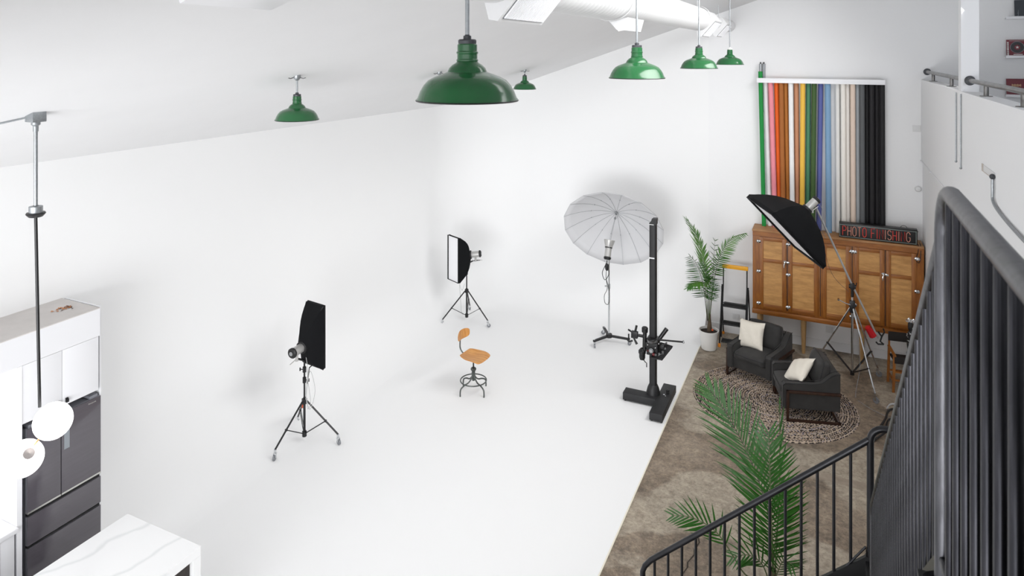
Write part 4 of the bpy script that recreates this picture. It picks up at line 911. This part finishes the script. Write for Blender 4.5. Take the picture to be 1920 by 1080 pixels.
for z, dp in ((.665, .2), (.38, .16), (.1, .14)):
    m = MB(); y = rail_y(z); m.box((-.2, y - .02, z - .025), (.2, y + dp, z), bev=.008); sp = m.build('step', 'black_plastic', t)
    m = MB(); 
    for k in range(4): m.box((-.19, y + .01 + k * dp / 5, z), (.19, y + .02 + k * dp / 5, z + .004))
    m.build('tread_grip', 'rubber', sp, smooth=False)
for y_, z_ in ((.2, .25), (rail_y(.7) + .02, .7)):
    m = MB(); m.cyl((-.22, y_, z_), (.22, y_, z_), .008); m.build('cross_brace', 'black_metal', t)

# ------------------------------------------------------------------ rug
t = thing('braided_rug', 'large round braided rug in cream, taupe and black under the armchairs', 'rug', (-.77, 10.87, 0))
nr = 35; RR = 1.14
for k in range(nr):
    r = RR * (k + .6) / nr; nseg = max(8, int(2 * pi * r / .021)); m = MB(); hw = RR / nr * .49; prev = None; first = None; tone = (0, 1, 2, 1, 0, 3, 1, 2, 0, 1)[k % 10] if k > 5 else (1, 3, 0)[k % 3]
    for i in range(nseg):
        a = 2 * pi * i / nseg; a2 = a + .5 * 2 * pi / nseg
        row = []
        for j, (dr, dz) in enumerate(((-1, 0.001), (-.6, .010), (0, .014), (.6, .010), (1, .001))):
            zz = dz * (1 + .35 * (1 if (i + j) % 2 else -1)) if dz > .002 else dz
            q = r + dr * hw; row.append(m.b.verts.new((q * cos(a) * 1.02, q * sin(a) * .98, zz)))
        if prev:
            for j in range(4):
                f_ = m.b.faces.new((prev[j], row[j], row[j + 1], prev[j + 1])); f_.material_index = (1 if j in (0, 3) and random.random() < .6 else (0 if (i + (j > 1)) % 2 else tone) if random.random() < .72 else random.choice((0, 1, 2, 3)))
        else: first = row
        prev = row
    for j in range(4):
        m.b.faces.new((prev[j], first[j], first[j + 1], prev[j + 1]))
    m.build('braid_ring', ['rug_cream', 'rug_dark', 'rug_taupe', 'rug_grey'] , t, smooth=False)

# ------------------------------------------------------------------ armchairs
def armchair(label, loc, rz, far_group='charcoal velvet armchairs'):
    t = thing('armchair', label, 'armchair', (loc[0], loc[1], .012), rz, far_group)
    W, D = .37, .385
    m = MB(); m.box((-W + .01, -D + .03, .165), (W - .01, D - .02, .32), bev=.015); m.build('base', 'sofa_velvet', t)
    for s in (-1, 1):
        prof = [(-D, .165), (-D, .49), (-D + .03, .52), (.06, .53), (.14, .55), (.21, .61), (.27, .665), (.33, .69), (D, .69), (D, .165)]
        m = MB(); xa, xb = s * (W - .1), s * W
        m.prism(prof, lambda a, b: (xa, a, b), lambda a, b: (xb, a, b))
        bmesh.ops.bevel(m.b, geom=[e for e in m.b.edges if abs(e.verts[0].co.x - e.verts[1].co.x) < 1e-5], offset=.014, segments=2, affect='EDGES')
        ar = m.build('arm', 'sofa_velvet', t)
        m = MB(); m.tube([(xb - s * .003, a, b + .003) for a, b in prof[1:9]], .005, 6); m.tube([(xa, a, b + .003) for a, b in prof[1:9]], .004, 6); m.build('piping', 'sofa_piping', ar)
        xo = s * (W + .018); fw = .016
        m = MB(); m.box((xo - fw, -D + .04, .012 - .012), (xo + fw, -D + .075, .435), bev=.004); m.box((xo - fw, -D + .04, .40), (xo + fw, D - .0, .435), bev=.004); m.box((xo - fw, -D + .04, 0), (xo + fw, D, .03), bev=.004)
        m.build('side_frame', 'frame_walnut', t)
    m = MB(); m.box((-W - .034, D - .04, 0), (W + .034, D, .03), bev=.004); m.build('rear_runner', 'frame_walnut', t)
    for s in (-1, 1):
        m = MB(); m.tube([(s * (W - .0), D - .02, .03), (s * (W - .1), D - .08, .17)], .013, 6); m.build('rear_strut', 'frame_walnut', t)
    m = MB(); m.box((-W + .09, D - .11, .165), (W - .09, D - .005, .70), bev=.03); m.build('back', 'sofa_velvet', t)
    def cushion(nm, c, sx, sy, sz, rot, mt, p=.5, piping=True, sag=0, crush=0):
        m = MB(); n = 12; V = []
        for side in (1, -1):
            G_ = []
            for i in range(n + 1):
                r_ = []
                for j in range(n + 1):
                    u, v = -1 + 2 * i / n, -1 + 2 * j / n
                    h = ((1 - u ** 4) * (1 - v ** 4)) ** p; pin = 1 - .07 * (1 - abs(u) ** 1) * abs(v) ** 6 * (1 if crush else 0) 
                    pin2 = 1 - .09 * (1 - abs(v)) * abs(u) ** 6 * (1 if crush else 0)
                    edge = .0 if crush else .42
                    rc_ = 0 if crush else .07
                    r_.append((u * sx * pin2 * (1 - rc_ * v ** 6), v * sy * pin * (1 - rc_ * u ** 6), side * sz * (edge + (1 - edge) * h) + (crush * .012 * sin(7 * u + 3 * v) * sin(5 * v - 2) * h if crush else 0)))
                G_.append(r_)
            V.append(G_)
        M_ = Matrix.Translation(c) @ rot; vm = []
        for G_ in V: vm.append([[m.b.verts.new(M_ @ Vector(p_)) for p_ in r_] for r_ in G_])
        for q, G_ in enumerate(vm):
            for i in range(n):
                for j in range(n): m.b.faces.new((G_[i][j], G_[i + 1][j], G_[i + 1][j + 1], G_[i][j + 1]))
        if not crush:
            bd_ = lambda G_: [G_[i][0] for i in range(n)] + [G_[n][j] for j in range(n)] + [G_[i][n] for i in range(n, 0, -1)] + [G_[0][j] for j in range(n, 0, -1)]
            m.bridge(bd_(vm[0]), bd_(vm[1]))
        else: bmesh.ops.remove_doubles(m.b, verts=m.b.verts, dist=.0008)
        if piping: pp = [M_ @ Vector(q) for q in [(a_ * sx * (1 - .07 * abs(b_) ** 6), b_ * sy * (1 - .07 * abs(a_) ** 6), sz * .42) for a_, b_ in [(-1, -1), (-.8, -1), (0, -1), (.8, -1), (1, -1), (1, -.8), (1, 0), (1, .8), (1, 1), (.8, 1), (0, 1), (-.8, 1), (-1, 1), (-1, .8), (-1, 0), (-1, -.8)]]]
        o = m.build(nm, mt, t, angle=60)
        if piping:
            m = MB(); m.tube(pp, .0055, 6, closed=True); m.build('piping', 'sofa_piping', o)
        return o
    cushion('seat_cushion', (0, -.09, .375), W - .1, .31, .08, Matrix.Identity(4), 'sofa_velvet')
    cushion('back_cushion', (0, D - .19, .61), W - .1, .2, .1, Matrix.Rotation(radians(90 - 14), 4, 'X'), 'sofa_velvet')
    return t, cushion
t1, cf1 = armchair('charcoal velvet armchair facing the camera stand, farther one in front of the ladder', (-1.02, 11.57), radians(-20.7))
t2, cf2 = armchair('charcoal velvet armchair turned sideways, nearer one, wooden side frame showing', (-.33, 10.79), radians(-73.8))
def pillow(label, chair, loc, rot):
    n = 14; sx = .215; m = MB(); vm = []
    for side in (1, -1):
        G_ = []
        for i in range(n + 1):
            r_ = []
            for j in range(n + 1):
                u, v = -1 + 2 * i / n, -1 + 2 * j / n; h = ((1 - u ** 2) * (1 - v ** 2)) ** .42
                px_ = 1 - .08 * (1 - v * v) * abs(u) ** 4; py_ = 1 - .08 * (1 - u * u) * abs(v) ** 4
                r_.append(m.b.verts.new((u * sx * px_, v * sx * py_, side * .075 * h + .006 * sin(9 * u + 4 * v) * h)))
            G_.append(r_)
        vm.append(G_)
    for G_ in vm:
        for i in range(n):
            for j in range(n): m.b.faces.new((G_[i][j], G_[i + 1][j], G_[i + 1][j + 1], G_[i][j + 1]))
    bmesh.ops.remove_doubles(m.b, verts=m.b.verts, dist=.001)
    o = m.build('throw_pillow', 'cushion_cream', None, angle=70); tag(o, label, 'pillow', 'cream throw pillows')
    o.matrix_world = Matrix.Translation((chair[0], chair[1], .012)) @ Matrix.Rotation(chair[2], 4, 'Z') @ Matrix.Translation(loc) @ rot
    return o
pillow('cream square throw pillow upright on the farther armchair', (-1.02, 11.57, radians(-20.7)), (-.135, -.02, .635), Matrix.Rotation(radians(68), 4, 'X') @ Matrix.Rotation(radians(4), 4, 'Z'))
pillow('creased cream throw pillow lying tilted in the nearer armchair', (-.33, 10.79, radians(-73.8)), (.03, -.09, .575), Matrix.Rotation(radians(42), 4, 'X') @ Matrix.Rotation(radians(38), 4, 'Z'))

# ------------------------------------------------------------------ boom stand with big softbox
t = thing('boom_stand', 'chrome wind-up boom stand holding a big black softbox above the armchairs', 'studio light', (.33, 12.08, 0))
O = Vector((.33, 12.08, 0))
tripod_stand(t, .6, [radians(a) for a in (-66, 39, 141)], 1.15, 1.49, 'chrome', .0135, .14, [.70, .48, .63], .02, brace_mat='black_metal', brace_t=.62, wheel=.045)
m = MB(); m.box((-.04, -.04, 1.08), (.04, .04, 1.27), bev=.01); m.cyl((-.05, -.02, 1.2), (.055, -.02, 1.2), .02, n=10); m.build('winch_housing', 'black_metal', t)
m = MB(); m.tube([(-.03, -.04, 1.21), (-.1, -.05, 1.23), (-.2, -.05, 1.27)], [.011, .009, .009], 8); m.cyl((-.2, -.07, 1.27), (-.2, -.02, 1.275), .014, n=8); m.build('winch_handle', 'chrome', t)
m = MB(); m.box((-.035, -.05, 1.46), (.035, .035, 1.55), bev=.012); m.cyl((-.05, -.02, 1.5), (.05, -.02, 1.5), .03, n=12); m.cyl((.045, -.02, 1.5), (.06, -.03, 1.57), .008, n=6); m.cyl((0, 0, 1.33), (0, 0, 1.47), .021, n=12); m.build('boom_pivot', 'black_plastic', t)
pv = Vector((.0, -.0, 1.515)); hi = Vector((-.19, 11.62, 2.80)) - O; lo_ = pv + (pv - hi).normalized() * .98
lo_ = pv + Vector((.375, .2, -.85))
m = MB(); m.tube([hi, pv], .0155, 12); m.build('boom_arm', 'boom_steel', t)
m = MB(); m.tube([pv, lo_], .0155, 12); m.build('boom_arm', 'boom_steel', t)
dd = (pv - lo_).normalized()
m = MB(); m.cyl(lo_ + dd * .0 + Vector((-.07, 0, .02)), lo_ + dd * .17 + Vector((-.085, 0, .01)), .062, .045, n=8); m.build('counterweight', 'red_clamp', t)
m = MB(); m.tube([lo_ + Vector((.0, 0, .1)), lo_ + Vector((.05, 0, .03)), lo_ + Vector((.03, 0, -.05)), lo_ + Vector((.08, 0, -.09))], .013, 7); m.tube([lo_ + Vector((.05, 0, .03)), lo_ + Vector((.09, 0, .11)), lo_ + Vector((.07, 0, .16))], .012, 7); m.tube([lo_ + Vector((.08, 0, -.09)), lo_ + Vector((.0, 0, -.1)), lo_ + Vector((-.03, 0, -.07))], .013, 7); m.build('counterweight_clamp', 'black_plastic', t)
cs = [Vector(p) - O for p in ((-1.18, 11.55, 2.927), (-.742, 10.737, 2.864), (-.052, 11.174, 2.028), (-.491, 11.986, 2.09))]
cen = sum(cs, Vector()) / 4; nn = (cs[1] - cs[0]).cross(cs[2] - cs[1]).normalized(); nn = nn if nn.z > 0 else -nn
neck = cen + nn * .44; softbox(t, cs, neck, .09, .055, .045)
flash(t, neck + nn * .01, nn, .24, .06)
cable(t, [neck + nn * .2, Vector((-.45, -.45, 2.4)), Vector((-.3, -.1, 1.7)), Vector((-.05, -.05, 1.42))], .0025, 'cast_metal')
cable(t, [neck + nn * .22 + Vector((.02, 0, -.02)), Vector((-.43, -.44, 2.75)), Vector((-.44, -.4, 2.45)), Vector((-.38, -.3, 2.3))], .003, 'print_grey')
cable(t, [(.06, -.02, 1.05), (.09, -.1, .7), (.1, -.2, .3), (.03, -.55, .012), (.1, -.75, .012), (.3, -.95, .012), (.6, -1.15, .012)], .003, 'print_grey')

# ------------------------------------------------------------------ director chair and black rig on it
t = thing('director_chair', 'folding wooden chair with dark canvas seat and back at the right wall', 'chair', (1.08, 12.12, 0), radians(8)); t.scale = (1, 1, .9)
for sx in (-.2, .2):
    for sy in (-.17, .17):
        m = MB(); m.prism([(-.018, -.011), (.018, -.011), (.018, .011), (-.018, .011)], lambda a, b: (sx * 1.08 + a, sy * 1.05 + b, 0), lambda a, b: (sx + a, sy + b, .62)); m.build('leg', 'chair_wood', t, smooth=False)
    m = MB(); m.box((sx - .02, -.21, .62), (sx + .02, .2, .645), bev=.004); m.build('armrest', 'chair_wood', t)
    m = MB(); m.box((sx - .012, -.17, .14), (sx + .012, .17, .17)); m.build('side_stretcher', 'chair_wood', t, smooth=False)
    m = MB(); m.box((sx - .012, .16, .62), (sx + .012, .185, .9)); m.build('back_post', 'chair_wood', t, smooth=False)
for z, y in ((.2, -.18), (.34, -.18), (.2, .18)):
    m = MB(); m.box((-.21, y - .01, z), (.21, y + .01, z + .025)); m.build('rung', 'chair_wood', t, smooth=False)
m = MB(); m.box((-.2, -.17, .50), (.2, .17, .51)); m.box((-.2, -.19, .5), (.2, -.17, .62), bev=.004); m.build('canvas_seat', 'chair_canvas', t)
m = MB(); m.box((-.215, .15, .74), (.215, .165, .9), bev=.004); m.build('canvas_back', 'chair_canvas', t)
t = thing('studio_accessory', 'black and chrome camera accessory stacked upright beside the folding wooden chair', 'accessory', (1.13, 11.99, .57))
m = MB(); m.lathe([(0, 0), (.06, 0), (.06, .05), (.035, .08), (.05, .13), (.055, .2), (.03, .24), (.045, .28), (.045, .36), (.025, .39), (.038, .42), (.04, .5), (.02, .53)], n=18); m.build('body', 'black_plastic', t)
m = MB()
for k in range(26):
    a = random.random() * 6.28; z = random.uniform(.05, .45); m.sphere((.05 * cos(a), .05 * sin(a), z), random.uniform(.006, .014), u=7, v=5)
m.build('knobs', 'chrome', t)
m = MB()
for k in range(16):
    a = k * 2.4; m.tube([(.0, 0, .5), (.04 * cos(a), .04 * sin(a), .55 + .02 * sin(k)), (.07 * cos(a), .07 * sin(a), .54)], [.012, .014, .006], 6)
m.build('top_fins', 'chrome', t)
m = MB(); m.sphere((.02, -.06, .16), .016, u=8, v=6); m.build('amber_lamp', 'orange_plastic', t)

t = thing('folded_stand', 'folded black metal stand with a chrome bend on the floor behind the stair railing', 'stand', (.7, 10.6, 0))
m = MB(); m.tube(smooth_path([(-.16, -.2, .016), (.0, .16, .10), (.05, .32, .15), (.14, .40, .17), (.32, .42, .17)], 5), .016, 8); m.tube([(-.17, -.32, .014), (.06, -.02, .08)], .014, 8); m.tube(smooth_path([(.0, .0, .06), (.05, .2, .09), (.14, .25, .1), (.3, .25, .1)], 5), .014, 8); m.build('frame', 'black_metal', t)
m = MB(); m.tube(smooth_path([(.03, .33, .17), (.07, .44, .19), (.16, .49, .2), (.34, .5, .2)], 5), .015, 8); m.cyl((.05, -.04, .08), (.07, -.01, .09), .02, n=8); m.build('chrome_bend', 'chrome', t)

# ------------------------------------------------------------------ palms
def leaflet_mesh(nm, mt, wd):
    m = MB(); rows = []
    for k, (s, w_) in enumerate(((0, .35), (.12, .85), (.35, 1), (.6, .85), (.82, .5), (1, .04))):
        z = -.10 * s * s; rows.append([m.b.verts.new((-wd * w_ / 2, s, z)), m.b.verts.new((0, s, z - wd * w_ * .18)), m.b.verts.new((wd * w_ / 2, s, z))])
    for a, b in zip(rows, rows[1:]):
        for j in range(2): m.b.faces.new((a[j], a[j + 1], b[j + 1], b[j]))
    for f_ in m.b.faces: f_.smooth = True
    me = bpy.data.meshes.new(nm); m.b.to_mesh(me); m.b.free(); me.materials.append(MATS[mt]); return me
def frond(t, pts, n, L, up, lm, t0=.3, sides=(1, -1), ang=52, r=.007, stuff=None, fall=.0, mt='leaf_stem', shape=.55, wj=.1):
    P = smooth_path(pts, 8); K = len(P)
    m = MB(); m.tube(P, [r * (1 - .75 * i / (K - 1)) for i in range(K)], 6); fr = m.build('frond', mt, t)
    seglen = [0.0]
    for a, b in zip(P, P[1:]): seglen.append(seglen[-1] + (b - a).length)
    tot = seglen[-1]; mb = MB() if stuff else None
    for k in range(n):
        s = t0 + (1 - t0) * (k + .5) / n
        d = s * tot; i = min(max(j for j in range(K) if seglen[j] <= d), K - 2); f_ = (d - seglen[i]) / max(1e-6, seglen[i + 1] - seglen[i])
        p = P[i].lerp(P[i + 1], f_); T = (P[i + 1] - P[i]).normalized(); U_ = Vector(up); U_ = (U_ - T * U_.dot(T)).normalized(); S_ = T.cross(U_)
        q = (s - t0) / (1 - t0)
        for sd in sides:
            ln = L * (.35 + .65 * sin(pi * min(1, .18 + .62 * q)) ** shape) * (1 - .55 * max(0, q - .5) / .5) * random.uniform(.92, 1.05)
            A = radians(ang * (1 - .45 * q) + random.uniform(-5, 5)); dv = (T * cos(A) + S_ * (sd * sin(A)) + U_ * random.uniform(-wj, wj) + Vector((0, 0, -fall))).normalized()
            yv = dv; zv = (U_ - yv * U_.dot(yv)).normalized(); xv = yv.cross(zv)
            M_ = Matrix((( xv.x, yv.x, zv.x, p.x), (xv.y, yv.y, zv.y, p.y), (xv.z, yv.z, zv.z, p.z), (0, 0, 0, 1))) @ Matrix.Diagonal((1 if ln > .2 else .8, ln, ln, 1))
            if stuff:
                nb = len(mb.b.verts); mb.b.from_mesh(lm); mb.b.verts.ensure_lookup_table()
                bmesh.ops.transform(mb.b, matrix=M_, verts=mb.b.verts[nb:])
            else:
                o = bpy.data.objects.new('leaflet', lm); C.objects.link(o); o.parent = fr; o.matrix_local = M_
    if stuff:
        o = mb.build('leaflets', stuff, fr, recalc=False); o['kind'] = 'stuff'
    return fr
def pot(t, r0, r1, h, cz=0):
    m = MB(); m.lathe([(0, 0), (r0, 0), (r0 + .006, .012), (r1 - .008, h - .035), (r1 + .004, h - .033), (r1 + .006, h), (r1 - .01, h), (r1 - .014, h - .05), (0, h - .05)], n=36); m.build('pot', 'pot_white', t)
    m = MB(); m.lathe([(0, h - .03), (r1 * .5, h - .035), (r1 - .014, h - .04)], n=24); m.build('soil', 'soil', t)
t = thing('potted_palm', 'palm in a white plastic pot at the corner of the white floor by the ladder', 'plant', (-1.93, 12.27, FZ))
B = Vector((-1.93, 12.27, FZ)); pot(t, .125, .168, .33)
for a in (.5, 2.6, 4.7):
    pass
m = MB(); m.lathe([(.04, .27), (.045, .33), (.035, .42), (.024, .52), (.02, .6)], (.01, .02, 0), n=12); m.build('trunk', 'trunk', t)
m = MB(); m.sphere((.06, .01, .33), .02); m.build('plant_tag', 'orange_tape', t)
lmA = leaflet_mesh('leaflet_light', 'leaf_light', .023); lmA2 = leaflet_mesh('leaflet_mid', 'leaf_green', .015)
def rel(B_, pts): return [Vector(p) - B_ for p in pts]
frond(t, rel(B, [(-1.93, 12.28, .5), (-1.95, 12.24, 1.04), (-1.99, 12.14, 1.55), (-2.09, 11.98, 2.05), (-2.22, 11.82, 2.36)]), 50, .32, (-.6, -.7, .1), lmA, .34, stuff='leaf_light', fall=.25, ang=36)
frond(t, rel(B, [(-1.92, 12.3, .5), (-1.86, 12.36, 1.14), (-1.76, 12.42, 1.6), (-1.58, 12.5, 1.92), (-1.35, 12.6, 2.03)]), 30, .2, (-.3, -.8, .6), lmA, .45, stuff='leaf_light', fall=.55, ang=50)
frond(t, rel(B, [(-1.95, 12.27, .5), (-1.98, 12.13, 1.15), (-2.08, 11.9, 1.26), (-2.2, 11.75, 1.2)]), 26, .22, (-.2, -.5, .9), lmA, .55, stuff='leaf_light', fall=.2)
frond(t, rel(B, [(-1.92, 12.3, .5), (-1.88, 12.33, 1.1), (-1.86, 12.36, 1.5), (-1.84, 12.38, 1.93)]), 12, .2, (-.5, -.85, .1), lmA2, .3, stuff='leaf_green', fall=.5, ang=60)
frond(t, rel(B, [(-1.95, 12.25, .5), (-2.02, 12.2, 1.15), (-2.12, 12.15, 1.5), (-2.22, 12.1, 1.65)]), 30, .3, (-.3, -.9, .2), lmA2, .35, stuff='leaf_green', fall=.75, ang=60, mt='rachis_brown')
frond(t, rel(B, [(-1.92, 12.26, .5), (-1.9, 12.2, .95), (-1.86, 12.1, 1.25), (-1.84, 12.0, 1.38)]), 22, .2, (.1, -.6, .8), lmA2, .4, stuff='leaf_green', fall=.3)

t = thing('potted_palm', 'large green palm in the foreground behind the stair railing, fronds reaching over the handrail', 'plant', (-.47, 6.62, 0))
B = Vector((-.47, 6.62, 0)); pot(t, .13, .17, .3)
m = MB(); m.lathe([(.05, .24), (.052, .32), (.035, .42), (.03, .5)], n=12); m.build('trunk', 'trunk', t)
lm1 = leaflet_mesh('leaflet_blade', 'leaf_green', .021); lm2 = leaflet_mesh('leaflet_blade_light', 'leaf_green', .019)
tocam = Vector((.3, -.75, .6))
frond(t, rel(B, [(-.47, 6.64, .35), (-.49, 6.74, .62), (-.55, 6.92, .88), (-.73, 7.17, 1.16), (-.98, 7.38, 1.45), (-1.19, 7.51, 1.62)]), 33, .52, (.35, -.7, .62), lm1, .27, ang=50, r=.009, mt='rachis_brown', wj=.05)
frond(t, rel(B, [(-.46, 6.6, .35), (-.46, 6.45, .78), (-.47, 6.38, 1.24), (-.48, 6.36, 1.66), (-.49, 6.4, 1.87)]), 34, .40, (.1, -.98, .12), lm1, .24, ang=66, r=.009, mt='leaf_stem', wj=.05)
frond(t, rel(B, [(-.5, 6.58, .35), (-.6, 6.5, .45), (-.70, 6.42, .53), (-.85, 6.34, .8), (-.96, 6.29, .94), (-1.13, 6.21, 1.04), (-1.29, 6.13, 1.06)]), 13, .25, (-.3, -.65, .7), lm2, .5, ang=48, r=.009, wj=.06)
frond(t, rel(B, [(-.46, 6.64, .35), (-.43, 6.88, 1.12), (-.44, 7.02, 1.84)]), 4, .3, (.1, -1, 0), lm2, .55, ang=8, r=.009, sides=(1,))
frond(t, rel(B, [(-.46, 6.6, .35), (-.42, 6.46, .6), (-.36, 6.35, .8), (-.28, 6.25, .85)]), 10, .28, (.2, -.7, .6), lm2, .35, ang=50)
frond(t, rel(B, [(-.48, 6.66, .35), (-.45, 6.62, .75), (-.40, 6.55, 1.1), (-.33, 6.5, 1.3)]), 14, .30, (.2, -.9, .3), lm2, .3, ang=55)
frond(t, rel(B, [(-.49, 6.6, .35), (-.55, 6.5, .6), (-.66, 6.4, .72), (-.8, 6.3, .72)]), 10, .24, (-.2, -.6, .7), lm2, .35, ang=50)
